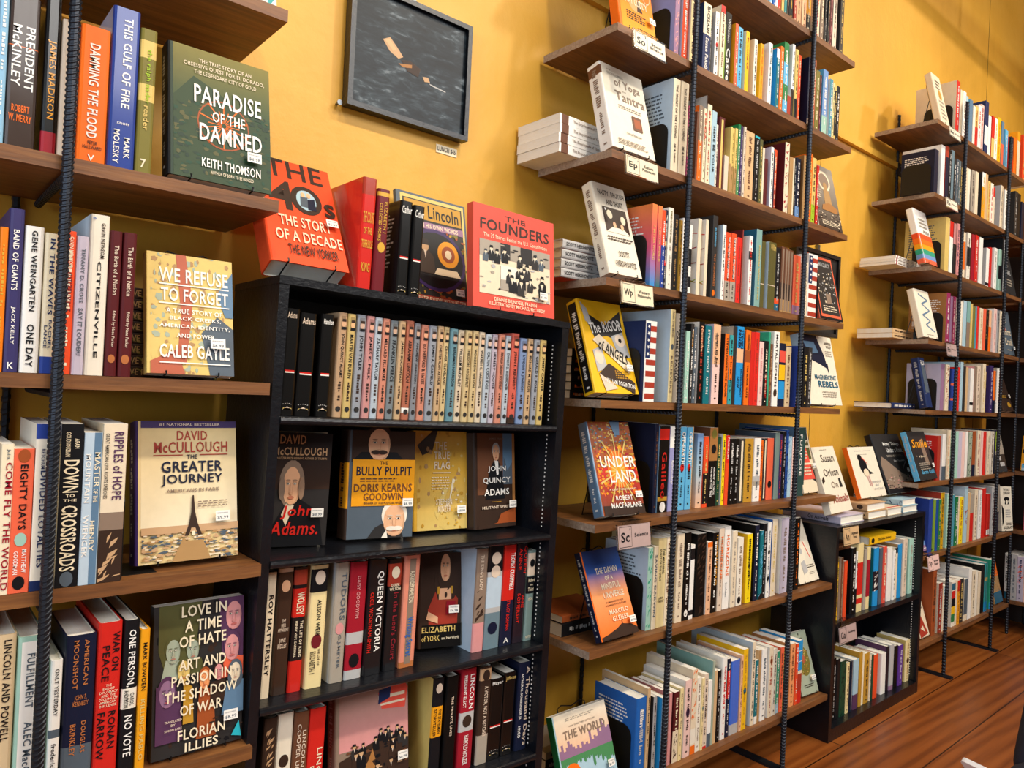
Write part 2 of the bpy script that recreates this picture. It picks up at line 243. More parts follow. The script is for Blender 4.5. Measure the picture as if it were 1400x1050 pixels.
0.0976 0.0309 0.2124 0.149 black look=plain_black t=THE_PRIVATE_LIVES|shell|.2|.6|.4|.6
0.1371 0.0408 0.2205 0.154 crimson look=red_portrait t=LINCOLN|white|.06|.4|.55|.85 t=PRESIDENT-ELECT|white|.06|.38|.15|.35 b=.38-.57:silver d=.52:umber t=HAROLD_HOLZER|white|.66|.95|.35|.65
0.1876 0.0328 0.2166 0.152 umber look=brown_portrait b=.86-.98:tan d=.09:umber t=A_VICTOR,_NOT_A_BUTCHER|shell|.2|.72|.35|.7 b=0-.3:stone
0.2210 0.0393 0.1817 0.127 black look=shorter_striped_black t=Mayer|white|.03|.08|.1|.9|h k g
0.2614 0.0352 0.1887 0.132 black look=taller_striped_black t=Jefferson|straw|.04|.1|.1|.95|h k g
0.3056 0.0359 0.2039 0.143 midnight title=A_Thousand_Days t=A_Thousand_Days|shell|.05|.95|.5|.9 t=ARTHUR_M._SCHLESINGER_JR.|white|.12|.65|.12|.35 t=HMCO|white|.72|.85|.12|.35
@20|pb|1.2320|2.4103|on centre unit's topmost visible shelf|books on the centre shelf unit
2.0249 0.0149 0.2161 0.151 sky s=white
2.0410 0.0150 0.2485 0.174 blue s=white
2.0569 0.0130 0.2153 0.151 white s=slate
2.0721 0.0153 0.2509 0.176 red s=cream
2.0940 0.0133 0.2294 0.161 straw s=red
2.1086 0.0143 0.2356 0.165 teal s=white
2.1274 0.0108 0.2433 0.170 umber s=tan
2.1409 0.0228 0.2309 0.162 black s=gold
2.1660 0.0161 0.2198 0.154 brick s=cream
2.1844 0.0280 0.2144 0.150 tan s=umber
2.2148 0.0261 0.2090 0.146 peach s=brown
2.2457 0.0295 0.2419 0.169 amber b=0-.25:black s=cream
2.3041 0.0299 0.2271 0.159 linen s=red
2.3416 0.0228 0.2129 0.149 taupe s=cream
2.3695 0.0154 0.2490 0.174 black s=silver
2.3875 0.0135 0.2187 0.153 ink s=tan
2.4031 0.0157 0.2257 0.158 oxblood s=rosy
2.4267 0.0265 0.2198 0.154 shell s=umber
2.4731 0.0250 0.2364 0.166 charcoal s=straw
@21|pb|1.2320|2.1054|above the Social Science sign|books on the centre shelf unit
1.5648 0.0207 0.1921 0.134 mauve c=lavender n=0-1:rosy
1.5975 0.0228 0.2110 0.148 vermilion c=lilac s=white t=ETHNIC_COOKING|white|.4|.9|.3|.65
1.6315 0.0226 0.2044 0.143 buttercream c=white s=umber
1.6904 0.0351 0.1927 0.135 navy b=.55-1:cream t=Susan_Faludi|white|.5|.95|.3|.7 t=BACKLASH|ink|.04|.42|.4|.8
1.7262 0.0077 0.1773 0.124 charcoal s=silver
1.7464 0.0182 0.1869 0.131 white look=white_red-dotted c=silver s=ink d=.5:red
1.7733 0.0215 0.2157 0.151 linen b=.9-1:red s=brown
1.7955 0.0051 0.1671 0.117 leaf
1.8014 0.0290 0.2073 0.145 black title=Caste t=Wilkerson|silver|.08|.42|.3|.7 t=Caste|white|.5|.95|.2|.8
1.8465 0.0160 0.1886 0.132 coral s=cream c=amber
1.8652 0.0223 0.1857 0.130 skyblue s=ink
1.9050 0.0197 0.1879 0.132 sunflower c=cream t=Powerful_Of|crimson|.1|.6|.3|.7
1.9527 0.0174 0.1804 0.126 ivory c=linen s=ink
1.9878 0.0182 0.1792 0.125 amber c=sunflower s=orange
2.0353 0.0196 0.1977 0.138 white c=white s=slate
2.0773 0.0183 0.1938 0.136 tealdeep c=azure b=.85-1:white s=white
2.0999 0.0190 0.2083 0.146 orange s=white
2.1211 0.0277 0.2295 0.161 leafdark c=leafdark b=.42-.72:skyblue b=.0-.2:skyblue s=white
2.1534 0.0205 0.0696 0.049 brick look=short_brick-red
2.1747 0.0152 0.2408 0.169 white b=0-.4:umber s=ink
2.1908 0.0167 0.2286 0.160 straw b=0-.3:ink s=ink
2.2094 0.0154 0.2170 0.152 vermilion c=umber s=cream
2.2748 0.0263 0.2315 0.162 midnight c=midnight b=0-.12:taupe s=silver
2.3065 0.0173 0.2346 0.164 terracotta s=cream
2.3272 0.0265 0.2058 0.144 olive c=umber s=cream
2.3548 0.0121 0.1972 0.138 oxblood s=rosy
2.3740 0.0334 0.2232 0.156 cornflower c=skyblue b=0-.3:seafoam s=white
2.4219 0.0205 0.2045 0.143 sea c=white s=white
2.4466 0.0138 0.1983 0.139 buttercream s=umber
2.4615 0.0128 0.1952 0.137 straw b=.1-.9:ink s=straw
2.4770 0.0210 0.1974 0.138 ink s=white
@22|pb|1.2320|1.7947|above the Eastern Philosophy sign|books on the centre shelf unit
1.5757 0.0290 0.2564 0.180 linen look=left_of_two_cream c=paleblue t=THE_SECRET_OF_THE_I_CHING|umber|.06|.62|.35|.65 t=AMY_M._SHERRIN|umber|.68|.88|.4|.65 q
1.6083 0.0330 0.2575 0.180 linen look=right_of_two_cream t=THE_SECRET_OF_THE_I_CHING|umber|.06|.62|.35|.65 t=AMY_M._SHERRIN|umber|.68|.88|.4|.65
1.6446 0.0116 0.2003 0.140 raspberry b=.3-.6:tan b=.6-.7:umber
1.6831 0.0085 0.1951 0.137 brown
1.6923 0.0178 0.2162 0.151 orange b=.55-1:taupe s=cream
1.7122 0.0128 0.2115 0.148 cream look=cream_red-lettered t=YOGA|red|.03|.42|.2|.8 s=olive
1.7260 0.0049 0.2526 0.177 umber c=silver
1.7316 0.0215 0.2305 0.161 linen s=brick
1.7552 0.0229 0.2185 0.153 powder title=HERE_BE_YOUR t=HERE_BE_YOUR|ink|.2|.8|.3|.7
1.7784 0.0079 0.1842 0.129 ivory s=ink
1.7882 0.0274 0.2100 0.147 oxblood v2=.35-.7:straw
1.8211 0.0204 0.1066 0.075 shell look=short_pale_pink
1.8453 0.0094 0.1958 0.137 straw b=0-.45:sandbrown
1.8555 0.0125 0.1953 0.137 straw b=0-.42:sandbrown s=olive
1.8687 0.0130 0.1978 0.138 straw b=0-.4:sandbrown s=olive
1.8832 0.0135 0.2136 0.150 emerald b=.0-.75:fern s=white
1.8986 0.0101 0.2123 0.149 eggplant s=lilac
1.9142 0.0118 0.2143 0.150 shell c=shell s=umber
1.9279 0.0443 0.2070 0.145 buff s=brown
1.9755 0.0249 0.2040 0.143 black b=.97-1:turquoise s=silver
2.0024 0.0165 0.1999 0.140 moss s=straw
2.0198 0.0117 0.1773 0.124 linen
2.0332 0.0177 0.1478 0.103 oxblood
2.0696 0.0155 0.1931 0.135 white c=lilac s=ink
2.0859 0.0052 0.1846 0.129 midnight
2.0919 0.0157 0.1907 0.133 vermilion b=0-.35:brick s=cream
2.1541 0.0257 0.2295 0.161 linen look=tall_ornate_red-and-white c=oxblood n=0-1:crimson
2.1807 0.0220 0.1891 0.132 sandbrown
2.2036 0.0092 0.1899 0.133 linen
2.2134 0.0093 0.1922 0.135 ink s=silver
2.2259 0.0263 0.1964 0.137 midnight b=0-.2:cornflower s=white
2.2684 0.0216 0.2151 0.151 sandbrown c=caramel
2.3099 0.0226 0.2325 0.163 orange s=straw
2.3350 0.0234 0.2239 0.157 straw b=0-.3:lime s=ink
2.3614 0.0141 0.2030 0.142 red s=white
@23|pb|1.2320|1.4811|above the Western Philosophy sign|books on the centre shelf unit
1.5084 0.0211 0.2176 0.152 magenta look=left_of_two_pink-to-blue G=tangerine/magenta/azure c=G t=A_BETTER_WORLD|straw|.25|.68|.3|.65 q
1.5310 0.0177 0.2164 0.151 magenta look=right_of_two_pink-to-blue G=tangerine/magenta/tealdeep t=A_BETTER_WORLD|straw|.25|.68|.3|.65
1.5494 0.0149 0.2083 0.146 royal b=.55-1:vermilion s=white
1.5645 0.0072 0.2113 0.148 midnight b=.3-.36:red b=.55-.6:straw s=white
1.5758 0.0215 0.2203 0.154 ivory c=white look=ivory_olive-lettered t=PASCAL'S_FIRE|olive|.04|.42|.35|.65 s=stone
1.6011 0.0241 0.2085 0.146 charcoal c=umber s=sandbrown
1.6265 0.0111 0.1954 0.137 ochre s=umber
1.6382 0.0098 0.2035 0.142 white
1.6483 0.0063 0.2034 0.142 oxblood
1.6728 0.0124 0.1918 0.134 white b=.1-.25:ink b=.4-.65:ink
1.7083 0.0161 0.2156 0.151 linen look=left_of_two_white_line-drawn c=white L
1.7463 0.0141 0.2196 0.154 linen look=right_of_two_white_line-drawn c=white L
1.7781 0.0237 0.2380 0.167 charcoal title=THE_VISIONARIES c=charcoal t=EILENBERGER|skyblue|.15|.38|.35|.65 t=THE_VISIONARIES|copper|.46|.85|.35|.7 d=.93:orange
1.8307 0.0159 0.2203 0.154 white c=paleblue s=ink
1.8511 0.0259 0.2026 0.142 vermilion look=left_of_two_red-and-grey b=0-.3:stone t=THE_WORLDLY_PHILOSOPHERS|white|.06|.66|.4|.75 s=ink
1.8789 0.0268 0.2043 0.143 vermilion look=right_of_two_red-and-grey b=0-.3:stone t=THE_WORLDLY_PHILOSOPHERS|white|.06|.66|.4|.75 s=ink
1.9088 0.0218 0.1975 0.138 scarlet s=brick c=rosy
1.9314 0.0039 0.2232 0.156 brick c=oxblood
1.9698 0.0189 0.2123 0.149 white look=white_black-banded c=white b=.66-.78:charcoal s=red
2.0074 0.0306 0.2389 0.167 powderteal c=peacock t=Becoming_William_James|straw|.2|.9|.35|.75 g
2.0421 0.0219 0.2088 0.146 moss b=.36-.37:shell g
2.0827 0.0424 0.2133 0.149 moss look=plastic-wrapped_dark_olive c=paleblue b=.36-.37:shell t=William|straw|.03|.12|.2|.9|h g
2.1268 0.0265 0.2020 0.141 ink b=0-.12:peacock b=.12-.2:vermilion s=silver
2.1582 0.0179 0.2094 0.147 brown look=first_of_four_matching_brown b=.0-.2:sandbrown b=.2-.45:umber v2=.25-.75:taupe
2.1775 0.0177 0.2090 0.146 brown look=second_of_four_matching_brown b=.0-.2:sandbrown b=.2-.45:umber v2=.25-.75:taupe
2.1961 0.0183 0.2085 0.146 brown look=third_of_four_matching_brown b=.0-.2:sandbrown b=.2-.45:umber v2=.25-.75:taupe
2.2153 0.0190 0.2068 0.145 brown look=fourth_of_four_matching_brown b=.0-.2:sandbrown b=.2-.45:umber v2=.25-.75:taupe
2.2389 0.0424 0.1962 0.137 coral c=coralred b=0-.16:mauve s=straw
2.3102 0.0209 0.1828 0.128 linen s=stone
2.3335 0.0608 0.2157 0.151 white look=flag-striped F
@24|pb|1.2320|1.1800|directly below the Western Philosophy sign|books on the centre shelf unit
1.5043 0.0451 0.2119 0.148 white look=flag-covered F c=navy
1.6048 0.0198 0.2512 0.176 buttercream look=thick_white_cream-spined c=paleblue t=AND_THE_MIND|taupe|.02|.3|.3|.7 t=RELIEVERS|taupe|.5|.9|.3|.7 d=.4:slate
1.6265 0.0223 0.2435 0.170 stone look=beige_bold-lettered t=CAMILLE_PAGLIA|ink|.2|.77|.2|.7
1.6768 0.0190 0.1991 0.139 mint s=white
1.6969 0.0142 0.2212 0.155 charcoal c=ink t=HANNAH|amber|.1|.3|.3|.7 s=white
1.7117 0.0136 0.2134 0.149 slate s=white
1.7357 0.0257 0.2299 0.161 black look=black_orange-lettered c=white t=Nietzsche|peach|.05|.36|.3|.75 s=brick
1.7656 0.0291 0.2224 0.156 tealdeep title=STRANGE_TOOLS t=STRANGE_TOOLS|white|.05|.6|.35|.7 t=ALVA_NOE|white|.65|.88|.35|.7
1.8076 0.0361 0.2304 0.161 peach c=lilac b=.0-.5:blush s=umber t=The_End_of_Bias|taupe|.1|.5|.2|.45
1.8689 0.0207 0.2082 0.146 orange c=ink t=STEVEN_PINKER_THE_BLANK|ink|.06|.9|.3|.7
1.8904 0.0183 0.2057 0.144 seateal b=.35-.7:orange s=ink
1.9094 0.0193 0.2333 0.163 charcoal c=stone
1.9311 0.0361 0.2353 0.165 azure look=bright_blue_orange-banded b=.54-.72:peach t=STEVEN|ink|.04|.28|.55|.85 t=PINKER|ink|.04|.28|.15|.5 t=NOW|ink|.64|.78|.15|.5 t=ENLIGHTENMENT|ink|.54|.9|.65|.85
1.9680 0.0052 0.2254 0.158 midnight
1.9743 0.0273 0.2281 0.160 orange b=.57-.73:rust t=THE_BLANK_SLATE|ink|.47|.9|.35|.65 t=STEVEN_PINKER|ink|.06|.26|.3|.7
2.0032 0.0204 0.2240 0.157 red
2.0244 0.0248 0.2258 0.158 scarlet s=brick
2.0509 0.0252 0.1986 0.139 blush s=rosy c=powder
2.0790 0.0243 0.2031 0.142 ink t=THE_SCAPEGOAT|red|.5|.88|.35|.7 s=cream
2.1042 0.0121 0.2326 0.163 jade
2.1171 0.0156 0.1968 0.138 brown s=tan
2.1379 0.0336 0.2378 0.166 white title=MORTAL_SECRETS c=white t=MORTAL_SECRETS|ink|.04|.74|.3|.65 d=.82:umber
2.1733 0.0360 0.2033 0.142 midnight look=colour-blocked b=.12-.4:azure b=.42-.66:sunflower b=.7-.88:coralred
2.2139 0.0322 0.1946 0.136 sand s=brown
2.2884 0.0191 0.2024 0.142 royal c=royal b=0-.06:red b=.06-.2:white s=white
2.3238 0.0317 0.2026 0.142 ink look=first_of_two_black c=ink s=straw
2.3580 0.0258 0.2026 0.142 charcoal look=second_of_two_black s=silver
@25|pb|1.2670|0.8742|directly above the Science sign|books on the centre shelf unit
1.6076 0.0158 0.2446 0.171 midnight c=midnight s=brown
1.6241 0.0038 0.2387 0.167 steel
1.6292 0.0417 0.2387 0.167 black look=black_red-script b=.84-.97:red b=.13-.18:ochre t=Galileo|red|.3|.84|.25|.75 d=.94:white
1.6732 0.0231 0.2377 0.166 lavender b=.75-1:white t=Epistemology|white|.4|.68|.3|.75
1.6970 0.0127 0.2347 0.164 tealdeep c=tealdeep
1.7181 0.0310 0.2368 0.166 skyblue look=left_of_two_sky_blue t=OFF-EARTH|white|.06|.45|.3|.85 d=.49:red s=ink
1.7504 0.0271 0.2358 0.165 skyblue look=right_of_two_sky_blue t=OFF-EARTH|white|.06|.45|.3|.85 d=.49:red s=ink
1.7782 0.0053 0.2369 0.166 buff
1.8047 0.0284 0.2177 0.152 cornflower look=blue-to-peach_gradient G=cornflower/powder/peach c=G s=ink
1.8352 0.0234 0.2090 0.146 vermilion b=.05-.48:ink s=straw
1.8630 0.0403 0.2348 0.164 black look=black-and-tan c=brown b=.58-1:caramel d=.08:olive d=.27:ink t=ANDREW_SOLOMON|white|.5|.85|.55|.75 t=FAR_FROM_THE_TREE|white|.5|.88|.2|.4
1.9056 0.0182 0.2063 0.144 forest s=straw
1.9323 0.0143 0.2149 0.150 yellow c=white s=ink
1.9473 0.0179 0.2115 0.148 vermilion b=.6-1:scarlet t=FRANKLIN|white|.03|.34|.3|.75
1.9672 0.0257 0.2014 0.141 black look=left_black_Flush t=Flush|white|.14|.28|.3|.75 s=silver
1.9937 0.0253 0.2011 0.141 black look=right_black_Flush t=Flush|white|.14|.28|.3|.75 s=silver
2.0217 0.0298 0.1997 0.140 charcoal look=black_bone-striped v2=.4-.75:cream
2.0556 0.0481 0.2006 0.140 ochre look=thick_mustard c=straw s=umber
2.1050 0.0386 0.2013 0.141 white look=white_landscape b=.25-.32:stone b=.32-.4:silver s=slate
2.1444 0.0174 0.1951 0.137 orange s=brick
2.1627 0.0211 0.1996 0.140 charcoal look=second_black_bone-striped v2=.4-.75:cream
2.1865 0.0367 0.2006 0.140 coral c=coralred d=.75:ink
2.2309 0.0279 0.2182 0.153 sagegrey c=slate
2.2598 0.0181 0.2133 0.149 eggplant s=vermilion
2.2788 0.0192 0.2229 0.156 ink c=ink s=silver
2.2989 0.0156 0.2278 0.159 cobalt c=cobalt n=0-1:midnight
2.3155 0.0278 0.2056 0.144 powder n=.2-1:cornflower
2.3442 0.0111 0.2029 0.142 blush
2.3871 0.0424 0.2352 0.260 forestgrey title=ON_PURPOSE c=steel t=PURPOSE|white|.1|.7|.1|.45
@26|pb|1.2450|0.5648|directly below the Science sign|books on the centre shelf unit
1.5741 0.0200 0.2220 0.155 seafoam look=white_green-swirled c=paleblue n=0-1:jade q
1.5965 0.0181 0.2236 0.156 linen look=cream_spaced-letter t=SAVING_DARWIN|slate|.1|.85|.25|.7
1.6165 0.0343 0.2433 0.170 buttercream title=THE_MEANING_OF_THE_QUEST t=THE_MEANING|ink|.12|.4|.55|.8 t=QUEST_OF_THE_SPIRIT|ink|.12|.48|.15|.4 t=JURY~TRENT|umber|.66|.72|.1|.9|h
1.6520 0.0168 0.2439 0.171 linen s=brown
1.6701 0.0163 0.2462 0.172 ivory s=umber
1.6974 0.0311 0.2477 0.173 linen s=taupe c=cream
1.7331 0.0273 0.2484 0.174 black s=white c=black d=.92:white
1.7611 0.0194 0.2115 0.148 white look=short_white b=.05-.12:ink b=.8-.95:ink
1.7917 0.0455 0.2388 0.167 black look=thick_black_ornate c=black n=0-1:umber
1.8430 0.0241 0.2105 0.147 peach c=white b=.93-1:orange s=brown
1.8700 0.0267 0.2358 0.165 black t=IMAGINING|amber|.03|.66|.6|.85 s=white
1.8997 0.0249 0.2460 0.172 shell title=HORIZONS,_narrow_copy t=HORIZONS|orange|.1|.62|.35|.75 s=taupe
1.9307 0.0343 0.2477 0.173 white title=HORIZONS,_wide_copy c=white t=HORIZONS|orange|.1|.6|.35|.75 t=James_Poskett|slate|.68|.85|.3|.6
1.9713 0.0256 0.2308 0.162 linen c=ivory s=stone
2.0028 0.0301 0.2078 0.145 ivory c=white s=taupe d=.92:ink
2.0541 0.0298 0.2142 0.150 yellow title=NOT_A_SCIENTIST c=sunflower t=NOT_A_SCIENTIST|ink|.1|.68|.3|.7 s=ink
2.1011 0.0233 0.2374 0.166 midnight c=black s=white
2.1286 0.0198 0.2188 0.153 tealdeep n=0-1:skyblue b=0-.08:ink
2.1493 0.0218 0.2391 0.167 ink s=silver
2.1719 0.0207 0.2419 0.169 white look=white_dotted d=.4:ink d=.75:ink s=slate
2.2001 0.0296 0.2478 0.173 linen c=blue s=straw
2.2570 0.0464 0.2480 0.174 lilac c=white s=taupe
2.3054 0.0170 0.2442 0.171 ink
2.3487 0.0291 0.2407 0.169 black s=orange
@27|pb|1.2400|0.1727|on centre unit's bottom shelf|books on the centre shelf unit
1.5458 0.0406 0.2178 0.152 blue look=big_blue c=blue t=Elon|white|.15|.35|.3|.7 s=silver q hc
1.5873 0.0122 0.2373 0.166 buff s=umber
1.6187 0.0138 0.2063 0.144 silver c=charcoal s=ink
1.6518 0.0157 0.1965 0.138 steel c=azure b=0-.12:umber s=white
1.6681 0.0100 0.1926 0.135 cream b=.4-.7:lime s=ink
1.6871 0.0134 0.2002 0.140 rosy c=rosy
1.7084 0.0249 0.1972 0.138 oxblood b=0-.45:linen s=cream n=.05-.4:umber
1.7344 0.0155 0.2035 0.142 buttercream s=taupe
1.7587 0.0295 0.2186 0.153 blush look=pale_pink c=white s=umber d=.42:plum
1.7917 0.0234 0.2426 0.170 linen look=orange-florals n=.4-1:orange b=.0-.1:orange b=.12-.3:ivory
1.8169 0.0206 0.2140 0.150 ivory c=white s=taupe
1.8382 0.0122 0.2093 0.147 buttercream d=.42:powderteal s=taupe
1.8511 0.0196 0.2171 0.152 shell b=.0-.03:red s=umber
1.8714 0.0183 0.1934 0.135 white b=0-.2:slate
1.8905 0.0111 0.2473 0.210 sage c=powderteal hc
1.9031 0.0153 0.2166 0.152 buff
1.9191 0.0162 0.2132 0.149 black s=silver
1.9422 0.0253 0.2476 0.173 white c=white s=red hc
1.9706 0.0148 0.2374 0.166 midnight b=.5-.85:red s=white
1.9924 0.0477 0.2241 0.157 cobaltbright look=cobalt_blue_plastic-wrapped b=0-.14:silver hc g
2.0413 0.0125 0.2343 0.164 peach s=brown
2.0546 0.0258 0.2497 0.175 sunflower look=yellow_dotted d=.52:peacock s=ochre
2.1036 0.0197 0.2630 0.230 linen look=tall_white c=paleblue s=ink
2.1267 0.0170 0.2010 0.141 tealdeep b=0-.12:white s=white
2.1446 0.0137 0.2298 0.161 sandbrown c=buff
2.1618 0.0322 0.2287 0.160 white look=white_hardcover c=white s=slate hc
2.2067 0.0245 0.2270 0.159 linen c=white s=brick d=.2:rust
2.2321 0.0216 0.2173 0.152 ivory s=umber
2.2547 0.0219 0.2034 0.142 jade b=0-.15:powder s=white
2.2780 0.0217 0.2132 0.149 coral s=umber
2.3006 0.0178 0.2088 0.146 moss b=0-1:leaf
2.3435 0.0312 0.2103 0.147 apricot s=brown
2.3756 0.0170 0.2066 0.145 vermilion s=white
2.3941 0.0276 0.2130 0.149 azure look=blue-over-red b=0-.48:brick b=.0-.2:red b=.47-.52:linen b=.66-.67:white b=.83-.84:white
@31|pb|1.2360|2.4246|on the far unit's top shelf|books on the far shelf unit
3.5891 0.0385 0.2441 0.171 red c=linen s=white
3.6367 0.0246 0.2158 0.151 linen c=white
3.6640 0.0341 0.2174 0.152 white c=white s=stone
3.7009 0.0252 0.2050 0.143 powder
3.7497 0.0391 0.2059 0.144 steel c=skyblue
3.7926 0.0290 0.1877 0.131 ivory
3.8265 0.0343 0.1975 0.138 straw b=0-.5:red s=brick
3.8638 0.0368 0.2116 0.148 white s=red
3.9037 0.0374 0.2266 0.159 blush s=crimson
3.9615 0.0465 0.2608 0.183 white b=.55-1:navy b=0-.2:navy c=navy
4.0132 0.0368 0.2048 0.143 white
4.0554 0.0385 0.2130 0.149 red b=0-.5:straw
4.1035 0.0402 0.2155 0.151 white s=straw c=white
4.1470 0.0442 0.2312 0.162 sunflower s=orange
4.1968 0.0337 0.2243 0.157 steel b=0-.5:coral
4.2629 0.0420 0.2018 0.141 skyblue s=white
4.3516 0.0415 0.1896 0.133 red b=.4-1:midnight s=cream
4.3967 0.0397 0.1975 0.138 orange
4.4607 0.0420 0.2435 0.170 linen b=.8-1:amber c=amber
4.5488 0.0420 0.2498 0.175 vermilion s=straw
4.6395 0.0420 0.2629 0.184 coral
@32|pb|1.2360|2.1125|on the far unit's second shelf|books on the far shelf unit
3.3742 0.0408 0.1947 0.136 midnight c=midnight q
3.4423 0.0420 0.2301 0.161 white c=white
3.4902 0.0342 0.2364 0.165 brick b=.0-.8:midnight
3.5286 0.0312 0.2266 0.159 ink s=silver
3.5633 0.0263 0.2352 0.165 slateblue
3.5923 0.0240 0.2063 0.144 charcoal s=white
3.6181 0.0251 0.2092 0.146 slate s=white
3.6450 0.0254 0.2090 0.146 slateblue s=white
3.6722 0.0257 0.2122 0.149 charcoal s=straw
3.7350 0.0282 0.1967 0.138 linen
3.7650 0.0314 0.2003 0.140 ivory
3.8134 0.0420 0.2053 0.144 stone s=charcoal
3.8593 0.0395 0.2083 0.146 linen
3.9549 0.0420 0.2265 0.159 amber b=.7-1:white c=charcoal s=straw
4.0000 0.0364 0.2298 0.161 buff
4.0416 0.0316 0.2035 0.142 straw s=red
4.0754 0.0363 0.2002 0.140 ivory s=red b=.6-.7:white
4.1138 0.0346 0.1905 0.133 linen b=.75-1:red
4.2288 0.0420 0.2233 0.156 linen look=wide_cream c=silver s=stone
4.2978 0.0420 0.2143 0.150 white s=stone
4.4471 0.0420 0.2390 0.167 charcoal s=silver
4.4953 0.0470 0.2376 0.166 ink
4.5595 0.0420 0.2056 0.144 midnight
4.6303 0.0420 0.2061 0.144 brown
@33|pb|1.2360|1.8006|on the far unit's third shelf|books on the far shelf unit
3.5211 0.0473 0.2428 0.170 straw c=straw q
3.5728 0.0377 0.2329 0.163 white b=.7-1:red
3.6211 0.0366 0.2319 0.162 charcoal b=.6-1:rosy
3.6658 0.0373 0.2401 0.168 rosy s=plum
3.7437 0.0309 0.2138 0.150 linen b=.2-.8:orange
3.7925 0.0420 0.2199 0.154 ivory b=.3-.7:charcoal s=ink
3.8481 0.0390 0.2217 0.155 crimson c=brick
3.9046 0.0420 0.2288 0.160 red s=white
3.9567 0.0468 0.2264 0.158 white c=ivory
4.0575 0.0420 0.1915 0.134 white look=white_black-square b=.05-.12:ink c=silver
4.1016 0.0267 0.2006 0.140 red
4.1635 0.0420 0.2090 0.146 white look=white_ruled s=stone
4.2418 0.0420 0.2143 0.150 mint b=.3-.62:ink
4.2883 0.0171 0.2790 0.195 ink
4.3111 0.0230 0.2717 0.190 silver
@34|pb|1.2360|1.4881|on the far unit's fourth shelf|books on the far shelf unit
3.5779 0.0410 0.2266 0.159 raspberry c=caramel s=white q
3.6215 0.0274 0.2154 0.151 mauve
3.6507 0.0341 0.2189 0.153 raspberry s=blush
3.6866 0.0245 0.2164 0.151 stone
3.7432 0.0297 0.2062 0.144 ivory
3.7757 0.0405 0.2132 0.149 powder c=ivory
3.8337 0.0420 0.2182 0.153 powderteal b=.0-.55:taupe
3.8776 0.0234 0.2109 0.148 straw
3.9050 0.0296 0.2001 0.140 sage b=0-1:olive
3.9366 0.0229 0.2035 0.142 sea
3.9615 0.0333 0.2062 0.144 scarlet
3.9978 0.0440 0.2031 0.142 linen s=tan
4.0449 0.0385 0.2046 0.143 coral
4.0876 0.0402 0.2055 0.144 ink n=.2-1:olive
4.1299 0.0321 0.2063 0.144 orange b=.6-1:peach
4.1965 0.0420 0.2213 0.155 blush look=pale_pink c=white s=rosy
4.2474 0.0358 0.2187 0.153 silver s=slate
4.2854 0.0351 0.2190 0.153 linen s=ink
@35|pb|1.2360|1.1889|on the far unit's fifth shelf|books on the far shelf unit
3.5389 0.0392 0.2075 0.145 mauve look=purple-edged_barcode c=lilac
3.5969 0.0420 0.2067 0.145 linen n=0-1:rust look=red-patterned_cream
3.6592 0.0420 0.1906 0.133 royal b=.25-.3:coral b=.6-.66:coral
3.7412 0.0332 0.2024 0.142 scarlet
3.7762 0.0317 0.2280 0.160 powder c=powder
3.8155 0.0284 0.2098 0.147 charcoal
3.8458 0.0268 0.2081 0.146 buff
3.9087 0.0420 0.2066 0.145 white look=white_black-square b=.15-.22:ink c=white
3.9537 0.0370 0.2174 0.152 taupe c=rosy
3.9927 0.0467 0.2231 0.156 shell s=taupe
4.0679 0.0420 0.2370 0.166 linen look=thick_cream c=linen s=straw
4.1120 0.0148 0.2009 0.141 straw
4.1858 0.0420 0.2345 0.164 eggplant look=thick_purple s=lilac
4.2300 0.0309 0.2106 0.147 midnight b=.3-1:orange
4.2794 0.0420 0.2272 0.159 white c=linen
@36|pb|1.2400|0.8781|on the far unit's sixth shelf|books on the far shelf unit
3.5554 0.0348 0.1982 0.139 brick c=red look=red_covered q
3.6022 0.0433 0.2045 0.143 white b=0-.3:slate
3.6619 0.0420 0.2240 0.157 linen s=peach
3.7663 0.0323 0.2172 0.152 mint
3.8014 0.0440 0.2137 0.150 lilac
3.8473 0.0419 0.2135 0.149 blush
3.8911 0.0309 0.2168 0.152 white
3.9389 0.0420 0.2133 0.149 sage n=0-1:forest look=green-marbled
3.9909 0.0402 0.2183 0.153 rust b=0-.25:midnight
4.0608 0.0420 0.2200 0.154 linen s=crimson look=cream_red-lettered
4.1049 0.0271 0.2163 0.151 blush
4.1341 0.0466 0.2162 0.151 scarlet
4.1991 0.0420 0.2161 0.151 linen s=stone
4.2541 0.0420 0.2159 0.151 ivory s=brown
4.3006 0.0404 0.2232 0.156 midnight v2=.4-.6:lime
@37|pb|1.2450|0.5629|on the far unit's seventh shelf|books on the far shelf unit
3.4953 0.0420 0.2359 0.165 royal c=royal
3.5415 0.0284 0.2286 0.160 leaf
3.5732 0.0288 0.2298 0.161 cobalt
3.6054 0.0292 0.2278 0.159 moss b=0-1:leafdark s=straw
3.6372 0.0374 0.2555 0.179 sunflower c=brick s=brown
3.7027 0.0420 0.2463 0.172 mint look=mint_green s=peacock
3.7583 0.0410 0.2385 0.167 sea
3.8057 0.0352 0.2255 0.158 emerald s=white
3.8438 0.0254 0.2232 0.156 linen
3.8748 0.0439 0.2213 0.155 yellow s=brick
3.9311 0.0420 0.2671 0.187 powder look=tall_pale_blue c=paleblue n=.3-.6:crimson
3.9750 0.0296 0.2363 0.165 buff
4.0066 0.0430 0.2274 0.159 red b=.6-1:stone
4.0637 0.0420 0.2461 0.172 linen s=brown
4.1262 0.0420 0.2395 0.168 white s=silver
4.1714 0.0468 0.2469 0.173 red c=red
4.2499 0.0420 0.2146 0.150 scarlet b=.04-.16:white
4.3111 0.0420 0.2474 0.173 silver s=slate
4.3965 0.0420 0.2522 0.177 midnight c=stone b=.45-1:stone
@38|pb|1.2450|0.1826|on the far unit's bottom shelf|books on the far shelf unit
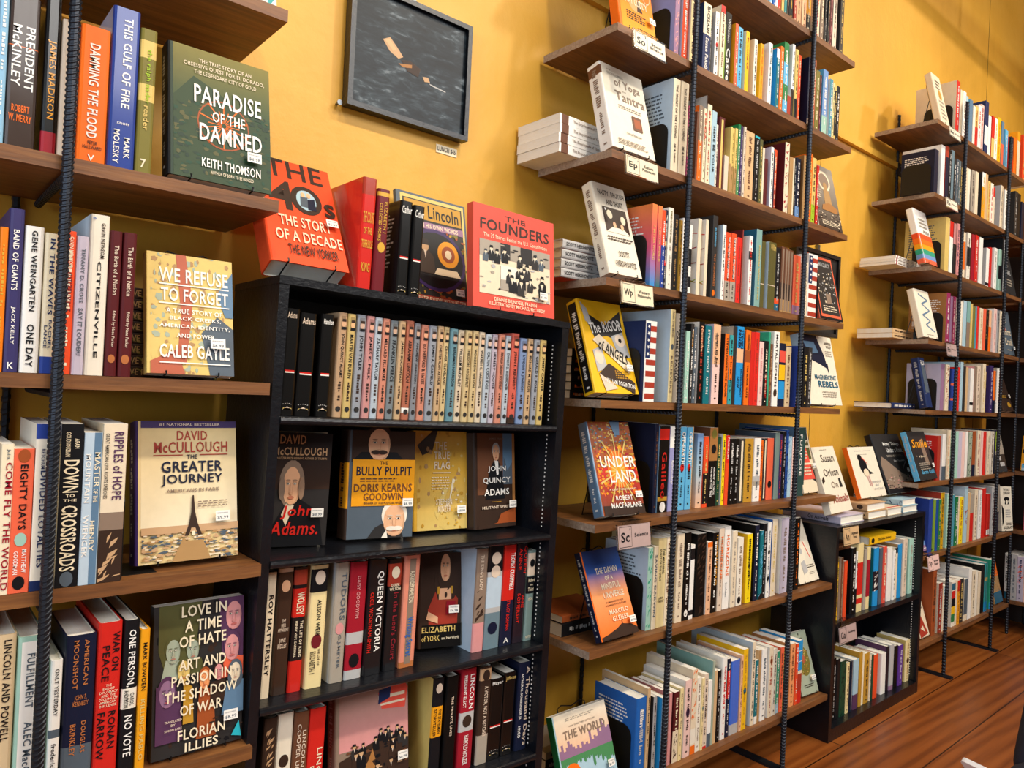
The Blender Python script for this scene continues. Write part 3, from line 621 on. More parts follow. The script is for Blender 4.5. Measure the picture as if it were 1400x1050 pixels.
3.5835 0.0420 0.2923 0.205 rust look=tall_rust-brown c=rust s=umber
3.6525 0.0420 0.2248 0.157 linen b=.0-1:brick s=white look=red-and-white
3.6989 0.0132 0.2092 0.146 linen
3.7147 0.0436 0.2037 0.143 powder b=0-.8:silver
3.8131 0.0420 0.2085 0.146 ivory look=colour-blocked b=.1-.28:leafdark b=.28-.45:sunflower b=.45-.63:ink b=.63-.8:red b=.82-.97:peacock
3.8588 0.0215 0.2076 0.145 linen
3.8832 0.0303 0.2077 0.145 amber b=.75-1:red s=rust
3.9163 0.0451 0.2102 0.147 charcoal s=straw c=linen
3.9781 0.0420 0.1994 0.140 slate b=0-.15:linen c=linen
4.0300 0.0420 0.2456 0.172 white look=tall_white c=white
4.0801 0.0407 0.2278 0.159 linen s=ink
4.1239 0.0341 0.2222 0.156 ivory
4.1622 0.0335 0.2138 0.150 linen
4.2042 0.0447 0.2414 0.169 black look=big_black c=black
4.2543 0.0401 0.2464 0.172 seateal b=.62-.7:straw b=0-.2:azure
4.3365 0.0420 0.2524 0.177 jade look=turquoise_yellow-banded b=.62-.7:straw b=0-.14:azure
@S1|hc|1.2360|0.4160|in the low black bookcase's upper row|gardening books in the low black bookcase
2.6340 0.0173 0.2102 0.147 sunflower s=olive
2.6535 0.0169 0.2238 0.157 taupe c=straw
2.6721 0.0153 0.2216 0.155 brown s=tan
2.6977 0.0242 0.2053 0.144 vermilion c=linen
2.7600 0.0303 0.2469 0.173 black look=thick_black c=black s=white
2.7915 0.0132 0.2299 0.161 white b=0-.4:ink s=ink
2.8066 0.0470 0.2585 0.181 buttercream b=.25-.72:red b=.12-.2:red
2.8647 0.0199 0.2302 0.161 stone
2.8859 0.0303 0.2364 0.165 buttercream b=.2-.8:crimson c=stone
2.9504 0.0420 0.2262 0.158 azure look=blue_black-patterned b=.26-.6:plumblack n=.26-.6:white c=tealdeep
2.9971 0.0259 0.2218 0.155 slate
3.0269 0.0323 0.2244 0.157 coralred s=cream
3.0742 0.0427 0.2136 0.150 white c=paleblue
3.1224 0.0210 0.1996 0.140 white s=slate
3.1455 0.0233 0.2060 0.144 linen b=.9-1:ink
3.1717 0.0359 0.2182 0.153 azure c=sandbrown
3.2148 0.0395 0.2348 0.164 shell s=stone
3.2842 0.0420 0.2305 0.161 mint look=pale_mint s=stone
@S2|hc|1.2400|0.0450|in the low black bookcase's lower row|gardening books in the low black bookcase
2.6540 0.0251 0.2257 0.158 black s=silver
2.6820 0.0283 0.2173 0.152 ink c=black
2.7132 0.0462 0.2028 0.142 forest look=dark_green-patterned n=0-1:ink
2.7617 0.0259 0.1874 0.131 buttercream s=brown
2.7918 0.0119 0.1893 0.133 midnight
2.8192 0.0420 0.1878 0.131 powder look=white-over-purple b=0-.3:plum c=white
2.8673 0.0247 0.2072 0.145 ochre
2.8939 0.0169 0.1991 0.139 cream
2.9127 0.0425 0.1926 0.135 ochre look=mustard s=umber
2.9590 0.0154 0.1776 0.124 linen s=taupe
2.9757 0.0156 0.1771 0.124 forest
2.9939 0.0394 0.1706 0.119 vermilion look=bright_orange
3.0655 0.0420 0.1623 0.114 white c=white
3.1116 0.0235 0.1823 0.128 plumblack c=plum
3.1378 0.0392 0.1832 0.128 silver b=0-.1:mauve c=silver
3.1813 0.0313 0.1718 0.120 black
3.2243 0.0420 0.1652 0.116 purple look=purple s=lilac
3.2958 0.0420 0.1729 0.121 buttercream look=tall_cream_floral d=.5:brown s=sandbrown c=straw'''
FACES = r'''A|0.4049 1.2620 1.8210|0.0000 0.1745|0.0919 0.2400 0.030|p|level|white book with a teal Greek key ring on the top left shelf|white; E .5 .45 .62 .42 seateal; E .5 .45 .5 .33 white; E .5 .45 .46 .3 seateal; E .5 .45 .3 .2 black; R .1 .02 .25 .06 black; R .4 .01 .55 .05 black; R .7 .02 .85 .06 black; S .62 .08
PD|0.3252 1.2400 1.5121|0.0000 0.1745|0.1678 0.2280 0.034|p|level|dark green jungle book titled PARADISE OF THE DAMNED|pine; G .0 .52 1 1 forest olive; P mossdark .0 .6 .2 .78 .45 .7 .6 .62 .8 .56 1 .5 1 .0 0 0; N 0 .02 1 .6 260 pine forest mossdark moss; E .5 .45 .27 .19 rust; E .5 .45 .255 .178 mossdark; B .5 .45 .26 .18 orange; T THE_TRUE_STORY_OF_AN .25 .895 .8 .925 linen; T OBSESSIVE_QUEST_FOR_EL_DORADO, .1 .845 .94 .88 linen; T THE_LEGENDARY_CITY_OF_GOLD .2 .8 .85 .83 linen; T PARADISE .2 .58 .9 .72 white; T OF_THE .38 .46 .72 .54 white; T DAMNED .25 .3 .9 .43 white; T KEITH_THOMSON .27 .1 .88 .17 white; T AUTHOR_OF_BORN_TO_BE_HANGED .36 .055 .8 .08 linen; S .8 .24
WR|0.3104 1.2450 1.1960|0.0000 0.1920|0.1358 0.2000 0.020|p|level|tan map-patterned book titled WE REFUSE TO FORGET|straw; N 0 0 1 1 160 straw sandbrown sage; P terracotta .3 1 .42 1 .5 .6 .42 .1 .3 .05 .36 .5; P slate .6 .35 .8 .5 1 .4 1 .0 .7 .0; P terracotta .0 .1 .3 .2 .4 .0 .0 .0; P steel .8 .7 1 .9 1 .5 .9 .5; T WE_REFUSE .1 .76 .94 .88 white; R .1 .735 .95 .745 white; T TO_FORGET .12 .6 .94 .71 white; R .1 .575 .95 .585 white; T A_TRUE_STORY_OF .18 .5 .86 .54 white; T BLACK_CREEKS, .22 .44 .84 .475 white; T AMERICAN_IDENTITY, .1 .375 .95 .41 white; T AND_POWER .3 .3 .76 .335 white; T CALEB_GAYLE .1 .13 .94 .24 white; R .1 .085 .95 .095 white; S .78 .26
GJ|0.3127 1.2679 0.8878|0.0112 0.1745|0.1637 0.2320 0.035|p|level|cream book with a tower titled THE GREATER JOURNEY|wheat; G 0 .25 1 .95 cream wheat; R 0 .95 1 1 eggplant; T #1_NATIONAL_BESTSELLER .18 .965 .82 .985 shell; T DAVID .36 .86 .68 .93 brick; T McCULLOUGH .13 .77 .9 .85 brick; R .12 .75 .42 .757 brick; R .6 .75 .9 .757 brick; T THE .46 .725 .57 .755 midnight; T GREATER .2 .63 .84 .71 midnight; T JOURNEY .2 .53 .84 .615 midnight; T AMERICANS_IN_PARIS .25 .485 .8 .51 taupe; N 0 .0 1 .24 320 sandbrown linen tan slate; R 0 .2 1 .25 tan; P sandbrown .3 .0 .7 .0 .62 .14 .4 .14; P umber .512 .46 .528 .46 .54 .34 .565 .26 .61 .175 .57 .175 .54 .23 .50 .23 .47 .175 .43 .175 .475 .26 .5 .34; P cream .5 .175 .54 .175 .535 .205 .505 .205; L .57 .37 .95 .42 3 taupe; S .82 .3 ELEMENTS~$9.99
LT|0.3469 1.2550 0.5712|0.0000 0.0873|0.1460 0.2440 0.022|p|level|dark collage book titled LOVE IN A TIME OF HATE|charcoal; N 0 .0 1 1 60 umber ink charcoal; P moss .02 1 .5 1 .42 .62 .1 .55 .02 .7; P plum .7 1 1 1 1 .5 .75 .6; F .88 .87 .11 .1 rosy plum plain; P sage .05 .5 .32 .5 .3 .62 .1 .64; F .18 .69 .09 .08 sage moss plain; P moss .3 .52 .55 .52 .5 .62 .34 .64; F .4 .68 .08 .07 sage moss plain; P coral .72 .45 1 .45 1 .58 .78 .6; F .86 .65 .1 .09 rosy plum plain; P plum .0 .1 .3 .1 .26 .42 .0 .48; F .12 .42 .1 .09 mauve plum plain; P ochre .3 .2 .42 .2 .4 .44 .3 .48; F .3 .55 .08 .07 straw moss plain; P rust .45 .08 .68 .08 .64 .4 .48 .42; F .54 .47 .07 .065 apricot rust plain; P umber .6 .3 .8 .3 .78 .45 .62 .44; F .7 .5 .06 .055 rosy umber plain; P steel .74 .2 1 .2 1 .42 .8 .42; F .9 .48 .07 .065 linen slate long; N 0 0 1 .2 25 ink charcoal umber; P turquoise .86 .05 .95 .14 .98 .03; T LOVE_IN .26 .91 .78 .985 cream; T A_TIME .3 .81 .72 .885 cream; T OF_HATE .24 .71 .78 .785 cream; T ART_AND .24 .56 .78 .63 cream; T PASSION_IN .16 .46 .85 .53 cream; T THE_SHADOW .09 .36 .92 .43 cream; T OF_WAR .26 .26 .74 .33 cream; T FLORIAN .24 .1 .78 .17 cream; T ILLIES .32 .02 .7 .08 cream; T TRANSLATED .09 .235 .28 .25 shell; T BY .16 .21 .21 .225 shell; T SIMON_PARE .09 .18 .28 .195 shell; S .84 .2
40|0.5117 1.2750 1.4079|0.0000 0.5236|0.1545 0.2520 0.050|p|tilted|thick red-orange book titled THE 40s|vermilion; T THE .08 .82 .88 1.0 umber; T 4 .06 .5 .42 .78 umber; E .58 .63 .22 .14 umber; E .58 .63 .14 .1 powder; P slate .48 .56 .6 .56 .6 .66 .5 .66; P midnight .58 .54 .7 .54 .7 .66 .6 .64; E .54 .68 .03 .025 peach; E .62 .68 .03 .025 peach; T s .82 .5 .97 .64 umber; T THE_STORY .14 .34 .86 .44 linen; T OF_A_DECADE .06 .2 .97 .3 linen; T THE_NEW_YORKER .2 .08 .88 .17 umber; S .86 .42
LN|0.8661 1.4050 1.3758|0.0000 0.2269|0.1975 0.2760 0.012|p|tilted|ornate picture book of a man writing by lamplight|slate; R .03 .02 .97 .98 straw; R .06 .04 .94 .95 charcoal; R .08 .78 .92 .94 ochre; T Lincoln .42 .8 .88 .92 black; R .06 .7 .94 .76 mauve; T IN_HIS_OWN_WORDS .3 .71 .86 .75 linen; N .06 .1 .94 .7 120 rust ochre olive; E .5 .43 .44 .28 eggplant; E .5 .43 .4 .25 ink; E .68 .5 .16 .12 amber; E .68 .5 .1 .075 rust; E .68 .5 .05 .04 cream; H .34 .3 .36 .32 1 .13 tan umber; P linen .45 .3 .85 .3 .8 .36 .5 .36; R .06 .04 .94 .1 brick; T ILLUSTRATED_EDITED_BY_MILTON_MELTZER .1 .05 .9 .09 cream; S .8 .16
FO|0.9557 1.2620 1.3727|0.0000 0.1047|0.2432 0.2320 0.022|p|tilted|red book with an engraved scene titled THE FOUNDERS|coralred; T THE .36 .89 .62 .94 umber; T FOUNDERS .06 .76 .93 .87 umber; T The_39_Stories_Behind_the_U.S._Constitution .1 .69 .9 .73 cream; R .05 .14 .94 .66 linen; R .05 .5 .94 .66 stone; R .3 .5 .42 .66 charcoal; R .55 .5 .7 .66 charcoal; N .06 .15 .93 .65 50 charcoal silver stone; H .1 .44 .88 .5 9 .05 linen charcoal ink slate; R .3 .3 .62 .44 ivory; R .3 .2 .62 .3 stone; H .1 .22 .88 .34 8 .06 linen ink charcoal; H .12 .15 .86 .2 4 .07 linen ink charcoal; T DENNIS_BRINDELL_FRADIN .22 .08 .75 .115 cream; T ILLUSTRATED_BY_MICHAEL_McCURDY .16 .035 .86 .07 cream; S .82 .2
JA|0.5423 1.3346 0.8804|-0.1838 0.0000|0.1216 0.2160 0.040|p|tilted|dark portrait book with red script lettering, leftmost in its row|charcoal; G 0 .5 1 1 umber ink; F .36 .53 .17 .17 peach taupe wig; P ink .1 .0 .95 .0 .85 .3 .5 .42 .3 .4 .1 .2; P linen .3 .4 .42 .36 .3 .18 .22 .28; T DAVID .12 .9 .55 .98 tan; T McCULLOUGH .03 .8 .92 .87 tan; T PULITZER_PRIZE-WINNING_AUTHOR_OF_TRUMAN .08 .765 .92 .785 tan; T John .22 .24 .75 .36 red i; T Adams. .06 .1 .86 .22 red i; S .8 .3
BP|0.7090 1.3266 0.8799|-0.1302 0.0698|0.1493 0.2200 0.045|p|tilted|grey and yellow two-portrait book titled THE BULLY PULPIT|slate; R 0 .71 1 1 umber; P ink .0 .71 .85 .71 .7 .8 .15 .8; F .42 .87 .2 .15 peach umber moustache; P charcoal .28 0 .85 0 .8 .12 .6 .16 .4 .1; F .7 .16 .2 .15 peach ivory moustache; P ivory .5 .0 .6 .0 .58 .08; R .02 .3 1 .73 amber; T THE .44 .68 .56 .715 umber; T BULLY_PULPIT .08 .58 .95 .665 midnight; L .14 .52 .86 .56 2 midnight; T DORIS_KEARNS .05 .43 .96 .505 brown; T GOODWIN .2 .35 .82 .42 brown; T WINNER_OF_THE_PULITZER_PRIZE .2 .315 .8 .335 midnight; S .88 .33
TF|0.8849 1.3438 0.8772|-0.0317 0.1222|0.1420 0.2200 0.035|g|tilted|gold shiny wrapped book titled THE TRUE FLAG|gold; G 0 0 1 .6 straw gold; P umber .0 .85 .3 1 .4 1 .3 .8 .1 .75; N 0 .0 1 1 50 ochre straw sandbrown; P straw .4 .1 .6 .4 .55 .45 .35 .15; P cream .6 .2 .75 .5 .7 .52; N .3 .0 1 .5 40 straw cream gold; T THE .34 .81 .58 .89 linen; T TRUE .32 .71 .64 .79 linen; T FLAG .33 .61 .64 .69 linen; R .3 .57 .66 .58 linen; L .28 .4 .68 .54 5 linen; T STEPHEN .36 .25 .68 .31 linen; T KINZER .4 .18 .66 .24 linen; S .84 .2
JQ|1.0323 1.3154 0.8730|0.1124 0.1047|0.1340 0.2200 0.035|p|tilted|brown portrait book with white capitals, rightmost in its row|umber; R 0 .35 .68 1 brown; R .68 .45 .95 1 steel; P slate .68 .45 .95 .45 .95 .7 .8 .6 .7 .75; R .93 0 1 1 caramel; P ink .2 .3 .72 .3 .65 .62 .52 .72 .42 .7 .3 .6; P white .44 .72 .54 .7 .55 .56 .5 .55; F .48 .79 .1 .085 peach silver plain; P rust .0 .0 1 .0 1 .2 .6 .14 .5 .05; R 0 0 1 .04 umber; T JAMES_TRAUB .3 .93 .7 .95 taupe; T JOHN .26 .58 .74 .65 white; T QUINCY .13 .46 .86 .53 white; T ADAMS .16 .34 .82 .41 white; T MILITANT_SPIRIT .1 .2 .84 .23 shell; R .35 .27 .6 .274 ochre; S .86 .24
EY|0.9047 1.3373 0.6206|-0.2625 0.1396|0.1004 0.2040 0.030|p|tilted|painted lady in red gown book behind the salmon spine|umber; P brick .2 .1 .9 .1 .92 .5 .75 .6 .35 .6 .15 .4; P umber .35 .95 .85 .95 .95 .6 .8 .5 .4 .5 .3 .65; R .5 .6 .66 .76 peach; F .58 .84 .15 .15 peach umber long; R .42 .5 .74 .62 peach; R .38 .56 .44 .64 ochre; R .72 .56 .78 .64 ochre; P crimson .6 .34 .85 .34 .85 .48 .62 .48;  P peach .1 .3 .4 .25 .4 .32 .15 .38; E .6 .55 .03 .03 umber; R 0 .0 1 .24 black; T ELIZABETH .0 .16 .85 .22 straw; T of_YORK .0 .07 .45 .13 straw; T and_Her_World .5 .08 .95 .11 cream; S .78 .4
UG|0.6902 1.2750 0.3744|0.0000 0.1396|0.1661 0.2150 0.036|p|tilted|painted battle scene book with flag and officers|taupe; G 0 .45 1 1 rosy taupe; P coralred .55 .9 .9 1 1 .9 .95 .72 .6 .75; R .55 .84 .95 .87 linen; R .58 .78 .95 .8 linen; P navy .55 .8 .72 .84 .74 .94 .56 .92; P umber 0 0 1 0 1 .45 .6 .5 0 .38; N 0 0 1 .5 90 umber ink brown tan; H .05 .34 .95 .5 12 .045 tan ink umber charcoal; H .1 .1 .9 .3 7 .06 tan ink umber; P caramel .1 .05 .4 .05 .5 .26 .42 .34 .3 .24 .12 .28; P caramel .38 .3 .5 .32 .46 .42; H .26 .26 .3 .28 1 .07 tan ink; T Edited_by_John_F._Marszalek .12 .94 .6 .965 umber; T Memoirs_of .6 .05 .98 .12 linen; S .88 .3
AC|1.3546 1.2360 2.1162|0.0000 0.2094|0.1400 0.2150 0.030|p|level|orange hourglass-print book standing above the Social Science sign|orange; G 0 0 1 1 amber vermilion; E .46 .4 .2 .12 apricot; P umber .44 .9 .5 .9 .5 .6 .62 .3 .66 .3 .52 .65; P umber .5 .3 .62 .3 .58 .44 .54 .44; T AMY_CUDDY .16 .36 .82 .46 cream; L .16 .14 .78 .26 4 umber; E .82 .56 .12 .1 peach; E .82 .56 .105 .085 orange; T PRESENCE .12 .76 .9 .92 white; S .86 .22
YT|1.3467 1.2360 1.8109|0.0000 0.2618|0.1663 0.2400 0.044|p|level|leaning cream book titled The Encyclopedia of Yoga and Tantra|eggshell; T THE .1 .93 .2 .945 taupe; T ENCYCLOPEDIA .1 .88 .5 .91 stone; T of_Yoga .24 .74 .88 .86 taupe; T and .4 .72 .5 .735 taupe; T Tantra .22 .6 .95 .71 taupe; L .25 .5 .95 .55 2 stone; R .55 .29 .78 .46 brown; R .59 .32 .74 .43 rust; T Georg_Feuerstein .35 .2 .72 .235 umber; L .1 .06 .9 .13 3 taupe
NB|1.3553 1.2360 1.4973|0.0000 0.3142|0.1251 0.2560 0.036|p|level|leaning white hand-lettered book titled NASTY, BRUTISH AND SHORT|eggshell; T NASTY,_BRUTISH .08 .86 .95 .93 umber; T AND_SHORT .3 .77 .85 .83 umber; R .12 .46 .9 .74 umber; P eggshell .12 .46 .9 .46 .7 .52 .35 .52; E .32 .66 .09 .05 cream; E .74 .62 .08 .05 cream; E .42 .55 .05 .035 peach; E .66 .54 .05 .035 peach; E .2 .71 .02 .015 white; L .1 .36 .95 .42 2 umber; T SCOTT .36 .2 .7 .26 umber; T HERSHOVITZ .2 .09 .86 .15 umber
RA|1.3337 1.2450 1.1981|0.0000 0.3316|0.1660 0.2520 0.040|p|level|yellow, black and white book titled The RIGOR of ANGELS|sunflower; P charcoal .0 .9 .1 .86 .5 .74 .95 .92 .9 .55 .5 .62 .2 .58; P silver .0 .98 .14 .9 .2 .72 .05 .76; P silver .6 .62 .9 .68 .98 .4 .7 .38; E .8 .58 .12 .07 shell; E .8 .58 .04 .025 ink; P silver .08 .45 .3 .5 .35 .26 .1 .22; E .2 .38 .1 .08 shell; P umber .12 .2 .4 .32 .95 .12 .9 .0 .5 .1; P linen .12 .56 .3 .63 .95 .33 .85 .22; P shell .12 .2 .35 .12 .5 .05 .2 .02; T The_RIGOR .1 .66 .9 .78 white r8; T of_ANGELS .22 .38 .9 .5 black r-22; L .5 .15 .9 .25 4 ochre; T WILLIAM_EGGINTON .2 .08 .92 .13 white r-8; S .84 .27
UL|1.3669 1.2321 0.8910|-0.0806 0.3316|0.1506 0.2440 0.036|g|level|fiery swirling tree-print book titled UNDERLAND|rust; G 0 .0 1 .5 brown red; N 0 .7 1 1 140 ochre moss steel straw; N 0 .2 1 .75 260 orange crimson ochre amber; E .52 .48 .26 .2 orange; E .52 .46 .17 .14 amber; B .52 .46 .5 .4 straw; R 0 0 1 .1 umber; P steel .5 1 .75 1 .7 .85 .58 .85; T UNDER .1 .5 .97 .62 white; T LAND .28 .34 .92 .47 white; T A_DEEP_TIME_JOURNEY .2 .25 .88 .275 linen; T ROBERT .32 .15 .74 .2 white; T MACFARLANE .18 .07 .93 .125 white; S .86 .2
DW|1.3767 1.2259 0.5781|0.0311 0.4014|0.1473 0.2240 0.020|p|level|blue-to-orange book titled THE DAWN OF A MINDFUL UNIVERSE|orange; G 0 .0 1 .5 orange apricot; G 0 .5 1 .75 apricot cobalt; G 0 .75 1 1 cobalt navy; P umber 0 0 1 0 1 .06 .85 .11 .6 .14 .45 .1 .2 .06 0 .04; R .61 .12 .63 .17 umber; T THE_DAWN .24 .72 .84 .79 linen; T OF_A .45 .64 .67 .69 linen; T MINDFUL .3 .54 .82 .61 linen; T UNIVERSE .3 .44 .86 .51 linen; T A_MANIFESTO_FOR .32 .385 .8 .405 brown; T HUMANITY’S_FUTURE .3 .35 .86 .37 brown; T MARCELO .34 .26 .86 .31 cream; T GLEISER .38 .18 .84 .235 cream; S .86 .16
WU|1.3019 1.2450 0.1854|0.0000 0.3491|0.1940 0.2050 0.022|p|level|pale skyline book titled THE WORLD WITHOUT US|powder; G 0 .5 1 1 peach eggshell; P mauve 0 0.5 0 0.6 0.042 0.6 0.042 0.66 0.083 0.66 0.083 0.58 0.125 0.58 0.125 0.62 0.167 0.62 0.167 0.68 0.208 0.68 0.208 0.64 0.25 0.64 0.25 0.6 0.292 0.6 0.292 0.57 0.333 0.57 0.333 0.6 0.375 0.6 0.375 0.56 0.417 0.56 0.417 0.62 0.458 0.62 0.458 0.58 0.5 0.58 0.5 0.6 0.542 0.6 0.542 0.57 0.583 0.57 0.583 0.72 0.625 0.72 0.625 0.6 0.667 0.6 0.667 0.64 0.708 0.64 0.708 0.62 0.75 0.62 0.75 0.7 0.792 0.7 0.792 0.66 0.833 0.66 0.833 0.8 0.875 0.8 0.875 0.74 0.917 0.74 0.917 0.68 0.958 0.68 0.958 0.7 1 0.7 1 0.5; P fern 0 0.5 0 0.42 0.021 0.4 0.042 0.42 0.042 0.372 0.062 0.352 0.083 0.372 0.083 0.436 0.104 0.416 0.125 0.436 0.125 0.404 0.146 0.384 0.167 0.404 0.167 0.356 0.188 0.336 0.208 0.356 0.208 0.388 0.229 0.368 0.25 0.388 0.25 0.42 0.271 0.4 0.292 0.42 0.292 0.444 0.312 0.424 0.333 0.444 0.333 0.42 0.354 0.4 0.375 0.42 0.375 0.452 0.396 0.432 0.417 0.452 0.417 0.404 0.438 0.384 0.458 0.404 0.458 0.436 0.479 0.416 0.5 0.436 0.5 0.42 0.521 0.4 0.542 0.42 0.542 0.444 0.562 0.424 0.583 0.444 0.583 0.324 0.604 0.304 0.625 0.324 0.625 0.42 0.646 0.4 0.667 0.42 0.667 0.388 0.687 0.368 0.708 0.388 0.708 0.404 0.729 0.384 0.75 0.404 0.75 0.34 0.771 0.32 0.792 0.34 0.792 0.372 0.812 0.352 0.833 0.372 0.833 0.26 0.854 0.24 0.875 0.26 0.875 0.308 0.896 0.288 0.917 0.308 0.917 0.356 0.937 0.336 0.958 0.356 0.958 0.34 0.979 0.32 1 0.34 1 0.5; E .18 .33 .14 .1 orange; L .08 .3 .28 .36 3 brick; L .2 .9 .8 .94 2 stone; T NEW_YORK_TIMES_BESTSELLER .25 .83 .75 .85 stone; T THE_WORLD .12 .7 .92 .8 taupe; T WITHOUT_US .12 .12 .94 .2 taupe; S .86 .28
BD|2.3943 1.2380 1.8039|0.0000 0.2269|0.1764 0.2400 0.020|p|level|grey book with a golden seated figure, right end of Eastern Philosophy shelf|stone; G 0 0 1 1 umber stone; E .55 .76 .26 .16 linen; E .55 .76 .2 .12 taupe; P sandbrown .42 .36 .74 .36 .7 .6 .55 .66 .45 .6; E .56 .68 .08 .06 sandbrown; P caramel .25 .28 .9 .28 .95 .36 .6 .42 .3 .36; N .0 .05 1 .3 60 umber taupe linen; L .15 .04 .85 .12 3 linen; L .05 .45 .35 .6 4 linen
BO|2.4367 1.2400 1.4903|0.0000 0.2269|0.1700 0.2400 0.020|p|level|black book with orange border and photo, right end of Western Philosophy shelf|ink; R .06 .04 .94 .97 coral; R .1 .08 .9 .93 charcoal; N .14 .25 .86 .78 70 silver linen charcoal stone; R .4 .25 .62 .4 taupe; T DEMOCRACY .2 .82 .8 .89 silver; L .2 .12 .8 .22 3 linen
MR|2.4073 1.2450 1.1923|0.0000 0.2269|0.2312 0.2520 0.034|p|level|cream and navy book titled MAGNIFICENT REBELS|eggshell; P midnight 0 1 .5 1 .68 .7 .72 .52 .5 .58 .3 .62 0 .7; P steel .05 .9 .4 .9 .5 .75 .2 .72; P midnight .66 .6 .74 .6 .74 .44; T ANDREA .74 .88 .97 .92 umber; T WULF .78 .83 .95 .87 umber; L .72 .7 .96 .8 3 stone; T MAGNIFICENT .24 .36 .94 .43 peacock; T REBELS .32 .25 .96 .34 peacock; L .4 .1 .94 .2 3 stone
SP|2.4219 1.2620 0.8837|0.0000 0.2443|0.1000 0.2320 0.020|p|level|cream leaf-print book with red triangle beside PURPOSE|linen; P olive .0 .9 .3 1 .5 .9 .3 .75; P charcoal .6 .95 .95 .98 .9 .8 .7 .8; P moss .55 .7 .9 .8 .95 .5 .7 .5; P charcoal .7 .3 .98 .35 .98 .15 .75 .2; P coralred .36 .98 .46 .98 .94 .2 .05 .2; R .0 .68 1 .71 linen; R .0 .42 1 .45 linen; T SPARTANS .06 .7 .2 .76 white; T OF .36 .74 .46 .78 linen; L .25 .5 .65 .64 3 linen; L .2 .25 .75 .4 3 linen; S .86 .4
MN|2.4048 1.2531 0.5744|0.0144 0.3665|0.1380 0.2240 0.012|p|level|cream pamphlet-like book with fine line drawings beside black books|eggshell; P coralred .66 .62 .7 .62 .88 .34 .85 .33; E .45 .48 .08 .05 silver; R .44 .52 .46 .66 taupe; P silver .3 .3 .5 .34 .55 .16 .3 .12; L .55 .2 .95 .26 2 umber; L .6 .1 .9 .15 2 stone; T Marks .3 .78 .6 .83 umber
FC|2.4473 1.2497 0.1826|-0.0783 0.3142|0.1000 0.2080 0.016|p|level|sage green cookbook with a round food wreath|sage; E .5 .52 .36 .24 olive; N .2 .32 .8 .72 120 ochre olive rust straw brown; E .5 .55 .1 .07 terracotta; T FOOD .35 .84 .68 .89 umber; T F .48 .93 .54 .97 umber; L .2 .1 .8 .16 2 umber; R .66 .2 .86 .28 linen; S .74 .24
SO|2.5619 1.2302 0.8063|0.1002 0.3491|0.2100 0.2440 0.026|p|level|cream book titled Susan Orlean On Animals|eggshell; T Susan .25 .76 .85 .88 umber; T Orlean .18 .54 .85 .66 umber; T On .36 .36 .66 .46 taupe; P charcoal .76 .5 .84 .5 .86 .36 .74 .36; T Animals .22 .14 .95 .26 brick; L .3 .94 .7 .96 1 stone; P umber .0 .5 .1 .55 .12 .48 .0 .44
BS|2.9036 1.2800 0.8338|0.0000 0.3316|0.2337 0.2040 0.020|p|level|white book with a black wading bird, orange spine|eggshell; T JENNIFER_ACKERMAN .2 .9 .85 .93 silver; L .25 .83 .8 .86 1 stone; E .4 .62 .14 .16 ink; E .34 .78 .08 .07 ink; P ink .42 .7 .6 .5 .74 .46 .5 .44; P coralred .4 .78 .44 .79 .62 .62; E .44 .48 .1 .08 linen; P rosy .42 .42 .44 .42 .48 .22 .46 .22; P rosy .48 .42 .5 .42 .54 .2 .52 .2; T BIRDS .56 .27 .9 .31 silver; T BY .66 .2 .8 .24 silver; T SHORE .56 .13 .92 .17 silver
MT|3.1667 1.2800 0.8362|0.0000 0.3665|0.2746 0.2560 0.030|p|level|charcoal book with a mountain ridge titled Many Things Under a Rock|charcoal; P taupe 0 .05 1 .0 1 .2 .6 .35 .25 .55 .1 .62 0 .5; N 0 .02 1 .3 90 umber stone ink rosy; P ink 0 0 1 0 1 .06 0 .08; T Many_Things .3 .78 .9 .86 white; T Under_a_Rock .36 .68 .95 .76 white; L .3 .6 .9 .64 2 stone; T Elena_Passarello .5 .52 .9 .55 silver; S .86 .36
SM|3.3198 1.2236 0.8906|0.0455 0.3142|0.2211 0.2120 0.024|p|level|charcoal book with yellow script titled Smile, blue spine|charcoal; P taupe .55 .8 .75 .85 .8 .3 .6 .3; N .1 .3 .9 .7 30 umber charcoal stone; T Smile .12 .66 .95 .84 amber i; T A_Memoir .3 .46 .7 .5 linen; L .2 .2 .8 .36 4 stone; T Sarah_Ruhl .2 .12 .9 .2 skyblue; S .84 .28
U1|3.4373 1.2400 2.4360|0.0000 0.2269|0.0946 0.2440 0.030|p|level|leaning white book at left end of far unit's top shelf|linen; L .15 .7 .85 .9 3 umber; L .15 .1 .85 .5 5 stone; E .5 .6 .2 .1 ochre
U3|3.3158 1.2400 1.8126|0.0000 0.2443|0.1368 0.2480 0.030|p|level|white book with rainbow stripes along its foot|white; R 0 .0 1 .08 coral; R 0 .08 1 .16 cornflower; R 0 .16 1 .25 jade; R 0 .25 1 .34 amber; R 0 .34 1 .44 orange; R 0 .44 1 .54 vermilion; L .2 .65 .9 .85 3 stone; T PRIDE .4 .56 .9 .62 umber
U4|3.3408 1.2400 1.5001|0.0000 0.2443|0.1581 0.2160 0.030|p|level|white book with a blue squiggle leaning on the far unit|eggshell; W .2 .9 .8 .8 .3 .7 .8 .58 .2 .46 .7 .36 .3 .26 .85 .14 steel; L .2 .04 .8 .08 1 stone
U5|3.4086 1.2400 1.2006|0.0000 0.2094|0.0570 0.2200 0.034|p|level|navy blue book leaning at left of far unit's fifth shelf|navy; P slate .1 .3 .9 .3 .9 .8 .1 .9; N 0 .2 1 .8 30 slate silver umber; T FRIDA .1 .85 .9 .95 white
